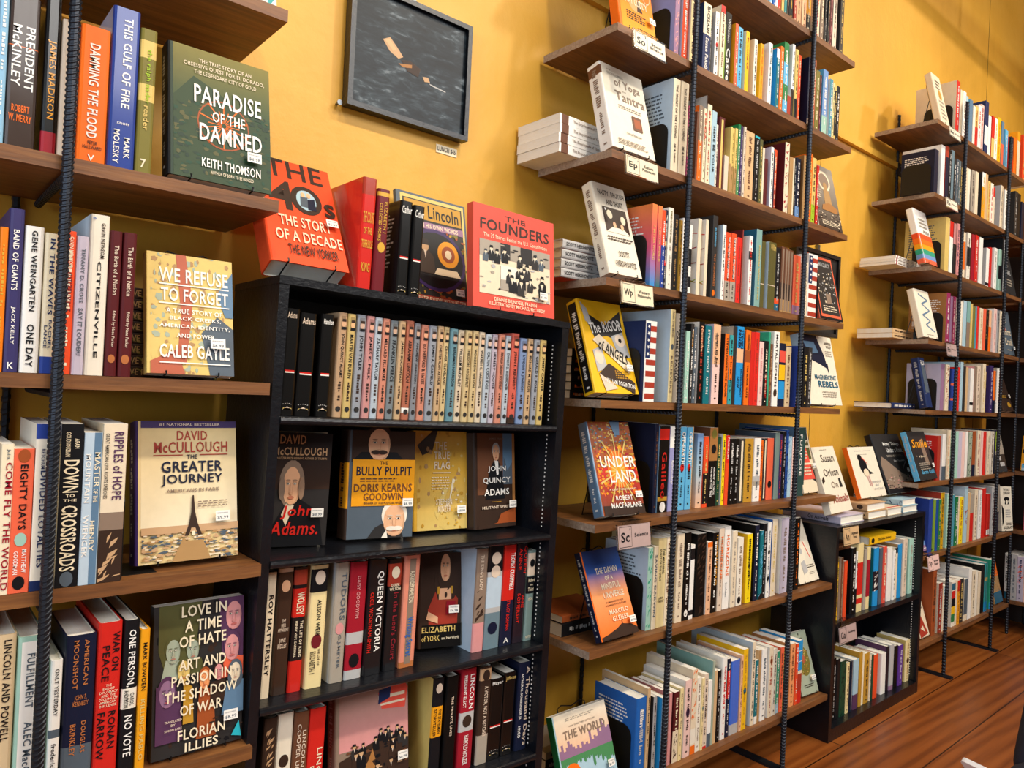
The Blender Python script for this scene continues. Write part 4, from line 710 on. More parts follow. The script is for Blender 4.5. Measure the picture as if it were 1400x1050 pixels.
U6|4.3885 1.2400 1.8089|0.0000 0.1920|0.1564 0.2200 0.020|p|level|charcoal book at the right end of far unit's third shelf|charcoal; T DARK .2 .5 .8 .62 silver; L .2 .2 .8 .4 3 stone; L .2 .7 .8 .85 2 stone
U7|4.3988 1.2400 1.4960|0.0000 0.1745|0.1650 0.2360 0.020|p|level|slate grey book with pale script at far unit's fourth shelf end|slate; T My .2 .7 .6 .85 linen; T First .3 .45 .9 .6 linen; R .3 .55 .4 .62 red; T Crush .2 .22 .9 .38 linen; L .3 .08 .8 .14 1 stone; S .84 .16
U8|4.4140 1.2400 1.2002|0.0000 0.3142|0.1738 0.1800 0.020|p|level|dark book with a gold medallion at far unit's fifth shelf end|umber; E .72 .2 .16 .08 ochre; L .2 .4 .8 .5 2 ochre; P sandbrown .0 .6 .4 .9 .5 .6; S .8 .45
U9|4.3082 1.2196 0.8879|0.0067 0.2094|0.1442 0.2000 0.025|p|level|dark grey book with pale block letters, far unit's sixth shelf end|charcoal; R .0 .45 1 1 stone; T UNIK .2 .7 .8 .9 charcoal; R .1 .3 .5 .4 silver; R .3 .15 .8 .25 silver
UA|4.4885 1.2446 0.5690|-0.2930 0.0873|0.0900 0.2320 0.024|p|level|cream book with a telephone emblem at far unit's seventh shelf end|eggshell; T THE_BALD .2 .9 .85 .96 ink; T SOPRANO .2 .82 .85 .88 ink; E .5 .72 .26 .05 ink; P ink .3 .6 .7 .6 .62 .72 .38 .72; E .5 .65 .1 .05 eggshell; P ink 0 .6 .16 .5 .2 .35 .12 .2 0 .12; L .35 .3 .85 .5 4 silver; T DAVID .4 .13 .85 .19 ink; T GOLDBLATT .1 .05 .95 .11 ink
UB|3.4540 1.2500 0.5733|0.0000 0.2793|0.1100 0.1700 0.020|p|level|travel photo book beside the blue spines on far unit|tan; R 0 0 1 .15 mauve; R 0 .15 1 .4 cornflower; N 0 .45 1 1 60 brown tan stone; R .1 .7 .6 .85 linen; L .1 .05 .9 .1 1 white
UC|3.4704 1.2500 0.1914|0.0000 0.2793|0.1000 0.1900 0.014|p|level|white book with red panel on the far unit's bottom shelf|linen; P brick .0 .4 .5 .5 .9 .05 .0 .0; L .4 .6 .9 .8 3 taupe; P linen .2 .2 .5 .25 .6 .1
UD|4.4449 1.2500 0.1901|0.0000 0.2094|0.1242 0.2250 0.014|p|level|patterned book with a blue foot at far unit's bottom shelf end|sandbrown; R 0 .6 1 1 orange; N 0 .25 1 .75 60 rust olive sage brown; R 0 0 1 .25 peacock'''
SIGNS = (('So', 'Social~Science', 1.365, 2.051, .130, .05, 'the upper centre shelf', 'eggshell'), ('Ep', 'Eastern~Philosophy', 1.357, 1.738, .130, .052, 'the second centre shelf', 'cream'),
 ('Wp', 'Western~Philosophy', 1.361, 1.420, .130, .057, 'the middle centre shelf', 'cream'), ('Sc', 'Science', 1.391, .808, .132, .064, 'a lower centre shelf', 'rosypink'),
 ('An', 'Animals~Pets', 2.600, .692, .128, .068, 'the low black bookcase top', 'buff'), ('Ga', 'Gardening', 2.600, .342, .138, .064, 'the low black bookcase middle shelf', 'rosypink'),
 ('Sp', 'Spiritual~Science', 3.385, .501, .130, .068, 'the far unit\'s seventh shelf', 'blush'), ('Me', 'Memoir', 3.415, 2.368, .132, .042, 'the far unit\'s top shelf', 'eggshell'),
 ('Es', 'Essays', 3.409, 2.060, .140, .044, 'the far unit\'s second shelf', 'eggshell'), ('Po', 'Poetry', 3.49, 1.428, .122, .058, 'the far unit\'s fourth shelf', 'rosypink'))
SHELVES = {'1': (-.95, .502, 1.2273, .0206, (1.830, 1.5015, 1.1876, .8773, .5653, .183)), '2': (1.327, 2.568, 1.2200, .0192, (2.410, 2.1055, 1.7947, 1.4811, 1.1799, .8741, .5649, .1727)), '3': (3.345, 4.570, 1.2244, .0184, (2.4250, 2.1127, 1.8006, 1.4885, 1.1889, .8783, .5631, .183))}
# ------------------------------------------------------------------ lettering cache: built from Blender's own font, cleaned up before the scene is made
GLY = {}
def want(s): GLY.setdefault(s, None)
def build_glyphs():
    objs = []
    for s in list(GLY):
        cu = bpy.data.curves.new('lettering', 'FONT'); cu.body = s.replace('~', '\n').replace('_', ' '); cu.resolution_u = 2; cu.align_x = 'CENTER'; cu.space_character = 1.07; cu.offset = .016 if len(s) < 26 else .008; cu.space_line = .95
        o = bpy.data.objects.new('lettering', cu); COL.objects.link(o); objs.append((s, o, cu))
    dg = bpy.context.evaluated_depsgraph_get(); dg.update()
    for s, o, cu in objs:
        me = o.evaluated_get(dg).to_mesh()
        vs = [(q.co.x, q.co.y) for q in me.vertices]; fs = [tuple(p.vertices) for p in me.polygons]
        x0 = min(q[0] for q in vs); x1 = max(q[0] for q in vs); y0 = min(q[1] for q in vs); y1 = max(q[1] for q in vs)
        GLY[s] = ([((a - x0) / (x1 - x0), (c - y0) / max(1e-6, y1 - y0)) for a, c in vs], fs)
        o.evaluated_get(dg).to_mesh_clear()
    for s, o, cu in objs: bpy.data.objects.remove(o); bpy.data.curves.remove(cu)
for ln in ROWS.split('\n'):
    for t in ln.split(' '):
        if t.startswith('t='): want(t[2:].split('|')[0])
        if t.startswith('p='): want(t[2:])
for ln in FACES.split('\n'):
    for op in ln.split('|')[-1].split(';'):
        t = op.split()
        if t and t[0] == 'T': want(t[1])
        if t and t[0] == 'S' and len(t) > 3: want(t[3])
for s in SIGNS: want(s[0]); want(s[1])
for s in ('LUNCH_$45', '$5.99', '$6.98', '$9.99', '$8.99', 'THE_SENTENCE', 'ANDY_WEIR', 'The_Encyclopedia_of_Yoga_and_Tantra', 'SCOTT_HERSHOVITZ', 'On_Animals', 'The_Urban_Bestiary', 'NASTY,', 'WE_REFUSE_TO_FORGET'): want(s)
build_glyphs()
# ------------------------------------------------------------------ mesh builder
class MB:
    def __init__(s): s.v = []; s.f = []; s.c = []; s.m = []
    def face(s, pts, col=(.5, .5, .5, 1), mat=0):
        n = len(s.v); s.v += pts; s.f.append(tuple(range(n, n + len(pts)))); s.c.append(col); s.m.append(mat)
    def box(s, x0, x1, y0, y1, z0, z1, col=(.5, .5, .5, 1), mat=0, mats=None):
        n = len(s.v); s.v += [(x, y, z) for x in (x0, x1) for y in (y0, y1) for z in (z0, z1)]
        for i, q in enumerate(((0, 1, 3, 2), (4, 6, 7, 5), (0, 4, 5, 1), (2, 3, 7, 6), (0, 2, 6, 4), (1, 5, 7, 3))):
            s.f.append(tuple(n + k for k in q)); s.c.append(col); s.m.append(mats[i] if mats else mat)
    def tube(s, path, r, n=8, mat=0, radii=None, closed=False, cap=True):
        P = [Vector(p) for p in path]; base = len(s.v); k = len(P); last = None
        for i, p in enumerate(P):
            d = (P[min(i + 1, k - 1)] - P[max(i - 1, 0)]).normalized()
            if last is None:
                a = d.orthogonal().normalized()
            else:
                a = (last - d * last.dot(d)).normalized()
            last = a; bb = d.cross(a); rr = radii[i] if radii else r
            for j in range(n):
                t = 2 * PI * j / n; q = p + (a * math.cos(t) + bb * math.sin(t)) * rr; s.v.append(tuple(q))
        for i in range(k - 1):
            for j in range(n):
                j2 = (j + 1) % n
                s.f.append((base + i * n + j, base + i * n + j2, base + (i + 1) * n + j2, base + (i + 1) * n + j)); s.c.append((.5, .5, .5, 1)); s.m.append(mat)
        if cap:
            s.f.append(tuple(base + j for j in range(n))[::-1]); s.c.append((.5, .5, .5, 1)); s.m.append(mat)
            s.f.append(tuple(base + (k - 1) * n + j for j in range(n))); s.c.append((.5, .5, .5, 1)); s.m.append(mat)
    def rebar(s, p0, p1, r, pitch, n=10, slant=.7, mat=0):
        # ribbed bar: rings of two radii, each ring slanted like the rolled ribs
        p0, p1 = Vector(p0), Vector(p1); d = (p1 - p0).normalized(); L = (p1 - p0).length
        a = d.orthogonal().normalized(); bb = d.cross(a); k = int(L / pitch); base = len(s.v); rows = 0
        for i in range(k):
            for fr, rr in ((.0, .9), (.45, .9), (.6, 1.06), (.85, 1.06)):
                for j in range(n):
                    t = 2 * PI * j / n
                    z = min(L, max(0, (i + fr) * pitch + slant * r * math.cos(t)))
                    s.v.append(tuple(p0 + d * z + (a * math.cos(t) + bb * math.sin(t)) * r * rr))
                rows += 1
        for i in range(rows - 1):
            for j in range(n):
                j2 = (j + 1) % n
                s.f.append((base + i * n + j, base + i * n + j2, base + (i + 1) * n + j2, base + (i + 1) * n + j)); s.c.append((.5, .5, .5, 1)); s.m.append(mat)
        s.f.append(tuple(base + j for j in range(n))[::-1]); s.c.append((.5, .5, .5, 1)); s.m.append(mat)
        s.f.append(tuple(base + (rows - 1) * n + j for j in range(n))); s.c.append((.5, .5, .5, 1)); s.m.append(mat)
    def text(s, string, fn, col, mat=0):
        vs, fs = GLY[string]; n = len(s.v); s.v += [fn(a, c) for a, c in vs]
        for q in fs: s.f.append(tuple(n + k for k in q)); s.c.append(col); s.m.append(mat)
    def build(s, name, mats, parent=None, smooth=False):
        me = bpy.data.meshes.new(name); me.from_pydata(s.v, [], s.f)
        for q in (mats if isinstance(mats, (list, tuple)) else [mats]): me.materials.append(q)
        me.polygons.foreach_set('material_index', s.m)
        if smooth: me.polygons.foreach_set('use_smooth', [True] * len(s.f))
        ca = me.color_attributes.new('Col', 'FLOAT_COLOR', 'CORNER'); buf = []
        for q, c in zip(s.f, s.c):
            if isinstance(c, list):
                for z in c: buf += z
            else: buf += list(c) * len(q)
        ca.data.foreach_set('color', buf); me.update()
        o = bpy.data.objects.new(name, me); COL.objects.link(o)
        if parent: o.parent = parent
        return o
def tag(o, label, cat, group=None):
    o['label'] = label; o['category'] = cat
    if group: o['group'] = group
    return o
def empty(name, mat4, label, cat, group=None):
    o = bpy.data.objects.new(name, None); COL.objects.link(o); o.empty_display_size = .03; o.matrix_world = mat4
    return tag(o, label, cat, group)
def struct(o): o['kind'] = 'structure'; return o
def T(x, y, z): return Matrix.Translation((x, y, z))
def RX(a): return Matrix.Rotation(a, 4, 'X')
def RY(a): return Matrix.Rotation(a, 4, 'Y')
def RZ(a): return Matrix.Rotation(a, 4, 'Z')
# ------------------------------------------------------------------ the room
bb = MB(); bb.box(-3.2, 7.2, 1.503, 1.62, 0, 4.4); struct(bb.build('wall_back', MWL))
bb = MB(); bb.box(7.2, 7.32, -4.5, 1.62, 0, 4.4); struct(bb.build('wall_right', MWL))
bb = MB(); bb.box(-3.2, 7.2, -4.5, 1.62, -.1, 0); struct(bb.build('floor', MFL))
bb = MB(); bb.box(-3.2, 7.2, -4.5, 1.62, 4.4, 4.5); struct(bb.build('ceiling', MCE))
bb = MB(); bb.box(-3.0, 7.2, 1.484, 1.503, 2.324, 2.352); struct(bb.build('trim_1', [MWL, MBL]))
bb = MB()
for x in (-.9, 2.901, 4.808, 6.7): bb.box(x - .0015, x + .0015, 1.5022, 1.5035, .0, 4.4)
struct(bb.build('trim_2', MBL))
bb = MB(); bb.box(-3.2, 7.2, 1.488, 1.503, 0, .14); struct(bb.build('baseboard_back', MWL))
bb = MB(); bb.tube([(-3.0, 1.1, 3.36), (7.1, 1.1, 3.36)], .034, 12)
for x in (-1.5, 1.5, 4.5): bb.tube([(x, 1.1, 3.36), (x, 1.1, 4.4)], .008, 6)
tag(bb.build('conduit_pipe', MBL), 'straight black pipe hung from the ceiling along the yellow wall', 'pipe')
# ------------------------------------------------------------------ shelf units of rebar and boards
def shelf_unit(name, k, label, posts, top, n_rear=True, fine=.010):
    x0, x1, yf, th, zs = SHELVES[k]
    root = empty(name, T((max(x0, -.9) + x1) / 2, yf + .14, 0), label, 'shelf unit')
    inv = root.matrix_world.inverted()
    def put(bm, nm, m):
        o = bm.build(nm, m, root); o.matrix_parent_inverse = inv; return o
    for z in zs:
        bm = MB(); x0b = x0
        if k == '3' and z < .7: x0b = 3.372
        if k == '3' and .7 < z < 1: x0b = 3.304
        n = 10
        bm.box(x0b, x1, yf, 1.486, z - th, z, mats=[1, 1, 0, 0, 0, 0])
        put(bm, 'shelf_board', [MW, MWE])
    for px in posts:
        bm = MB(); bm.rebar((px, yf - .0095, .008), (px, yf - .0095, top), .0080, fine, 10); put(bm, 'front_post', MRB)
        bm = MB(); bm.rebar((px - .03, 1.494, .008), (px - .03, 1.494, top), .0065, .02, 6); put(bm, 'rear_post', MRB)
        bm = MB(); bm.box(px - .016, px + .016, yf - .045, 1.486, .0, .008); put(bm, 'foot_bar', MRB)
        for z in zs:
            bm = MB(); bm.rebar((px, yf - .006, z - th - .008), (px, 1.486, z - th - .008), .0065, .012, 6)
            br = put(bm, 'cross_bar', MRB)
            bm = MB(); bm.box(px - .03, px + .005, yf + .09, yf + .16, z - th - .003, z - th)
            for q in (.105, .145): bm.tube([(px - .018, yf + q, z - th - .006), (px - .018, yf + q, z - th - .002)], .005, 8, mat=1)
            o = bm.build('bracket_plate', [MBL, MSC], br); o.matrix_parent_inverse = inv
        bm = MB(); bm.box(px - .05, px - .01, 1.480, 1.487, 2.29, 2.35)
        for q in (2.305, 2.335): bm.tube([(px - .03, 1.477, q), (px - .03, 1.482, q)], .005, 8, mat=1)
        put(bm, 'wall_bracket', [MBL, MSC])
    return root
shelf_unit('wall_shelf_unit', '1', 'near wooden shelf unit with one thick rebar post, left of black bookcase', (.186,), 2.9, fine=.0082)
shelf_unit('wall_shelf_unit', '2', 'centre wooden shelf unit carrying the Science and Philosophy signs', (1.627, 2.257), 2.9)
shelf_unit('wall_shelf_unit', '3', 'far wooden shelf unit beyond the low black bookcase', (3.65, 4.265), 2.59, fine=.014)
# perpendicular unit at the far end
root = empty('end_shelf_unit', T(4.80, .85, 0), 'wooden shelf unit turned across the room at the right edge', 'shelf unit'); inv = root.matrix_world.inverted()
for z in SHELVES['3'][4][1:]:
    bm = MB(); bm.box(4.66, 4.94, .2, 1.48, z - .02, z); o = bm.build('shelf_board', MW, root); o.matrix_parent_inverse = inv
for py in (.45, 1.25):
    for px in (4.651, 4.949):
        bm = MB(); bm.rebar((px, py, .002), (px, py, 2.25), .008, .014, 8); o = bm.build('upright_post', MRB, root); o.matrix_parent_inverse = inv
bm = MB(); bm.box(4.96, 4.975, .2, 1.48, .002, 2.2); o = bm.build('back_panel', paint('dark_brown_board', '2a1a12', .6), root); o.matrix_parent_inverse = inv
# ------------------------------------------------------------------ black bookcases
TILT = .0237; BCM = T(.854, 0, .9533) @ RY(TILT)
BCY = 1.2402
root = empty('bookcase', T(.854, 1.35, .0) @ RY(TILT), 'tall black bookcase with five compartments, slightly tilted', 'bookcase'); inv = root.matrix_world.inverted()
def bput(bm, nm, m, mm=BCM):
    o = bm.build(nm, m, root); o.matrix_parent_inverse = inv; o.matrix_basis = mm; return o
XL, XR, ZT, ZB = -.3478, .3640, .4155, -.9445
for nm, a, c in (('side_panel', XL, XL + .018), ('side_panel', XR - .021, XR)):
    bm = MB(); bm.box(a, c, BCY, 1.4561, ZB, ZT - .0142); bput(bm, nm, MBK)
bm = MB(); bm.box(XL - .001, XR + .001, BCY - .002, 1.4561, ZT - .0142, ZT); bput(bm, 'top_board', MBK)
bm = MB(); bm.box(XL + .018, XR - .021, 1.448, 1.4561, ZB, ZT - .0142); bput(bm, 'back_panel', MBK)
for z in (.1693, -.0837, -.3399, -.5923, -.86):
    bm = MB(); y = BCY - .004
    prof = [(y + .004, -.0143), (y + .0006, -.0115), (y, -.007), (y + .0012, -.0022), (y + .005, 0), (1.447, 0), (1.447, -.0143)]
    x0, x1 = XL + .0182, XR - .0212
    for i in range(len(prof)):
        p, q = prof[i], prof[(i + 1) % len(prof)]
        bm.face([(x0, p[0], z + p[1]), (x0, q[0], z + q[1]), (x1, q[0], z + q[1]), (x1, p[0], z + p[1])])
    bm.face([(x0, *((p[0], z + p[1]))) for p in prof]); bm.face([(x1, *((p[0], z + p[1]))) for p in prof[::-1]])
    bput(bm, 'shelf', MBK)
lv = (.385, .1693, -.0837, -.3399, -.5923, -.86)
for hi_, lo_ in zip(lv, lv[1:]):
    bm = MB(); z = lo_ + .012
    while z < hi_ - .024: bm.box(XR - .0222, XR - .0210, BCY + .028, BCY + .0304, z, z + .0034, LIN['white']); z += .0098
    bput(bm, 'peg_holes', MP)
SX0, SX1, SY = 2.5735, 3.3585, 1.2139
root = empty('bookcase', T((SX0 + SX1) / 2, 1.33, 0), 'low black bookcase with two compartments on the wooden floor', 'bookcase'); inv = root.matrix_world.inverted()
I4 = Matrix.Identity(4)
for a, c in ((SX0, SX0 + .02), (SX1 - .02, SX1)):
    bm = MB(); bm.box(a, c, SY, 1.452, .0, .742); bput(bm, 'side_panel', MBK, I4)
bm = MB(); bm.box(SX0 - .001, SX1 + .001, SY - .002, 1.452, .742, .7602); bput(bm, 'top_board', MBK, I4)
bm = MB(); bm.box(SX0 + .02, SX1 - .02, SY + .002, 1.445, .397, .416); bput(bm, 'shelf', MBK, I4)
bm = MB(); bm.box(SX0 + .02, SX1 - .02, SY, 1.445, .0, .045); bput(bm, 'base', MBK, I4)
bm = MB(); bm.box(SX0 + .02, SX1 - .02, 1.445, 1.452, .0, .742); bput(bm, 'back_panel', MBK, I4)
for lo_, hi_ in ((.07, .385), (.43, .72)):
    bm = MB(); z = lo_
    while z < hi_: bm.box(SX1 - .0212, SX1 - .020, SY + .026, SY + .029, z, z + .004, LIN['white']); z += .0105
    bput(bm, 'peg_holes', MP, I4)
# ------------------------------------------------------------------ books
def script(mb, fn, a0, a1, b0, b1, col, L, seed):
    # unreadable small lettering along a spine: short marks grouped in words
    rr = random.Random(seed); p = a0
    g = (b1 - b0) * .55
    while p < a1:
        for _ in range(rr.randint(3, 8)):
            if p > a1: break
            e = min(a1, p + .0042 / L * rr.uniform(.6, 1.2)); q0 = b0 + (b1 - b0) * rr.choice((0, 0, .2)); q1 = b1 - (b1 - b0) * rr.choice((0, 0, .25))
            mb.face([fn(p, q0), fn(e, q0), fn(e, q1), fn(p, q1)], col); p = e + .0016 / L
        p += .006 / L
EPS = .00035
def spine_box(t, h, y=0):
    # a: 0 at top of spine to 1 at foot, b: 0 left to 1 right
    def fn(k): return lambda a, c: (-t / 2 + c * t, y - k * EPS, h * (1 - a))
    return fn
def blurb(mb, fn, x0, y0, x1, y1, n, col, seed):
    rr = random.Random(seed)
    for i in range(n):
        yy = y1 - (y1 - y0) * (i + .5) / n; hh = (y1 - y0) / n * .22; x = x0; e1 = x1 - (x1 - x0) * rr.uniform(0, .25)
        while x < e1:
            e = min(e1, x + rr.uniform(.04, .13) * max(.4, (x1 - x0))); mb.face([fn(x, yy - hh), fn(e, yy - hh), fn(e, yy + hh), fn(x, yy + hh)], col); x = e + .018
def art(mb, ops, fn, w, h, seed):
    rr = random.Random(seed); k = 0
    for op in ops.split(';'):
        t = op.split()
        if not t: continue
        if len(t) == 1: continue
        k += 1; F = fn(k); o = t[0]
        if o == 'P':
            c = t[1] if t[1][0].isalpha() else t[-1]
            nums = [float(q) for q in t[1:] if not q[0].isalpha()]; pts = list(zip(nums[::2], nums[1::2]))
            ar = sum(pts[i][0] * pts[(i + 1) % len(pts)][1] - pts[(i + 1) % len(pts)][0] * pts[i][1] for i in range(len(pts)))
            if ar < 0: pts = pts[::-1]
            from mathutils.geometry import tessellate_polygon
            for tri in tessellate_polygon([[Vector((a, d, 0)) for a, d in pts]]): mb.face([F(*pts[i]) for i in tri], C(c))
        elif o == 'W':
            c = t[-1]; nums = [float(q) for q in t[1:-1]]; pts = list(zip(nums[::2], nums[1::2]))
            for (a, d), (e, g) in zip(pts, pts[1:]): mb.face([F(a, d - .015), F(e, g - .015), F(e, g + .02), F(a, d + .02)], C(c))
        elif o == 'R':
            a, d, e, g = map(float, t[1:5]); mb.face([F(a, d), F(e, d), F(e, g), F(a, g)], C(t[5]))
        elif o == 'G':
            a, d, e, g = map(float, t[1:5]); lo, hi = C(t[5]), C(t[6]); mb.face([F(a, d), F(e, d), F(e, g), F(a, g)], [lo, lo, hi, hi])
        elif o == 'E':
            a, d, e, g = map(float, t[1:5]); mb.face([F(a + e * math.cos(q * PI / 10), d + g * math.sin(q * PI / 10)) for q in range(20)], C(t[5]))
        elif o == 'H':
            a, d, e, g = map(float, t[1:5]); n = int(t[5]); sz = float(t[6]); sk = C(t[7]); cs = t[8:]
            us = sorted([(rr.uniform(d, g), rr.uniform(a, e)) for _ in range(n)], reverse=True)
            for i, (y, x) in enumerate(us):
                F = fn(k + .6 * i / n); q_ = sz * rr.uniform(.85, 1.15); ax = h / w; c = C(rr.choice(cs)); ln_ = rr.uniform(-.2, .2) * q_
                P_ = [(x - .7 * q_ * ax, y), (x + .7 * q_ * ax, y), (x + (.75 * q_ + ln_) * ax, y + 1.3 * q_), (x + (.3 * q_ + ln_) * ax, y + 1.75 * q_), (x + (-.3 * q_ + ln_) * ax, y + 1.75 * q_), (x + (-.75 * q_ + ln_) * ax, y + 1.3 * q_)]
                cl = lambda p: (min(.995, max(.004, p[0])), min(.995, max(.003, p[1])))
                mb.face([F(*cl(p)) for p in P_], c)
                G_ = fn(k + .6 * (i + .4) / n); mb.face([G_(*cl((x + (ln_ + .34 * q_ * math.cos(v_ * PI / 5)) * ax, y + 2.05 * q_ + .42 * q_ * math.sin(v_ * PI / 5)))) for v_ in range(10)], sk)
                G_ = fn(k + .6 * (i + .6) / n); mb.face([G_(*cl((x + (ln_ + u_ * q_) * ax, y + v_ * q_))) for u_, v_ in ((-.4, 2.15), (.4, 2.15), (.3, 2.6), (-.3, 2.6))], mix(c, LIN['ink'], .6))
                G_ = fn(k + .6 * (i + .7) / n); mb.face([G_(*cl((x + (ln_ + u_ * q_) * ax, y + v_ * q_))) for u_, v_ in ((-.12, 1.72), (.12, 1.72), (0, 1.1))], mix(sk, LIN['white'], .5))
        elif o == 'F':
            a, d, e, g = map(float, t[1:5]); sk, hr = C(t[5]), C(t[6]); st = t[7]; dk_ = mix(sk, LIN['umber'], .45); md = mix(sk, LIN['rust'], .25)
            ell = lambda cx, cy, rx, ry, c, n=18, a0=0, a1=2 * PI, K=[0]: mb.face([fn(k + .03 * ell_n())(a + e * (cx + rx * math.cos(a0 + (a1 - a0) * q / n)), d + g * (cy + ry * math.sin(a0 + (a1 - a0) * q / n))) for q in range(n)], c)
            cnt = [0]
            def ell_n(): cnt[0] += 1; return cnt[0]
            if st in ('wig', 'long'): ell(0, .1, 1.25, 1.25, hr)
            else: ell(0, .35, 1.02, .95, hr)
            if st == 'long': ell(0, -.5, 1.3, 1.2, hr)
            ell(0, 0, .86, 1.0, sk); ell(.34, -.05, .5, .86, mix(sk, dk_, .5)); ell(.2, 0, .5, .86, sk); ell(0, .5, .74, .36, sk)
            for s_ in (-.36, .3): ell(s_, .16, .2, .1, mix(sk, dk_, .6)); ell(s_, .13, .13, .06, LIN['ivory']); ell(s_, .13, .06, .06, LIN['ink']); ell(s_, .3, .22, .05, mix(hr, dk_, .5))
            ell(-.02, -.12, .13, .3, md); ell(-.05, -.1, .1, .28, sk); ell(-.02, -.36, .2, .09, md); ell(-.02, -.58, .3, .08, mix(LIN['brick'], sk, .35)); ell(-.02, -.82, .35, .12, mix(sk, md, .4))
            if st == 'moustache': ell(-.28, -.48, .38, .14, hr); ell(.24, -.48, .38, .14, hr)
            if st == 'beard': ell(0, -.75, .7, .5, hr); ell(0, -.6, .25, .06, md)
            if st in ('wig',): ell(-.95, -.1, .3, .6, hr); ell(.95, -.1, .3, .6, mix(hr, dk_, .3))
        elif o == 'B':
            a, d, e, g = map(float, t[1:5])
            for q in range(20):
                an = q * PI / 10; L = 1 if q % 2 else .62
                mb.face([F(a + .1 * e * math.cos(an - .12), d + .1 * g * math.sin(an - .12)), F(a + e * L * math.cos(an - .03), d + g * L * math.sin(an - .03)), F(a + e * L * math.cos(an + .03), d + g * L * math.sin(an + .03)), F(a + .1 * e * math.cos(an + .12), d + .1 * g * math.sin(an + .12))], C(t[5]))
        elif o == 'N':
            a, d, e, g = map(float, t[1:5]); n = int(t[5]); cs = t[6:]
            for i in range(n):
                F = fn(k + .5 * i / n); x = rr.uniform(a, e); y = rr.uniform(d, g); sx = rr.uniform(.012, .05) * (e - a) + .006; sy = rr.uniform(.008, .035) * (g - d) + .004; an = rr.uniform(0, PI)
                pts = [(x + sx * math.cos(an + q) * rr.uniform(.6, 1), y + sy * math.sin(an + q) * rr.uniform(.6, 1)) for q in (0, 1.2, 2.4, 3.6, 4.9)]
                mb.face([F(min(.995, max(.005, p)), min(.995, max(.003, q))) for p, q in pts], C(rr.choice(cs)))
        elif o == 'L':
            a, d, e, g = map(float, t[1:5]); blurb(mb, F, a, d, e, g, int(t[5]), C(t[6]), seed + k)
        elif o == 'T':
            a, d, e, g = map(float, t[2:6]); rot = 0; sh = 0
            for q in t[7:]:
                if q[0] == 'r': rot = math.radians(float(q[1:]))
                if q[0] == 'i': sh = .3 * (g - d)
            cx, cy = (a + e) / 2, (d + g) / 2
            def G(u, v, a=a, d=d, e=e, g=g, F=F, rot=rot, sh=sh, cx=cx, cy=cy):
                x = a + u * (e - a) + sh * (v - .5); y = d + v * (g - d)
                if rot:
                    X, Y = (x - cx) * w, (y - cy) * h; x, y = cx + (X * math.cos(rot) - Y * math.sin(rot)) / w, cy + (X * math.sin(rot) + Y * math.cos(rot)) / h
                return F(x, y)
            mb.text(t[1], G, C(t[6]))
GAPC = LIN['ink']
PENDING = []
def book(*a, **k): PENDING.append((a, k))
SINK = None
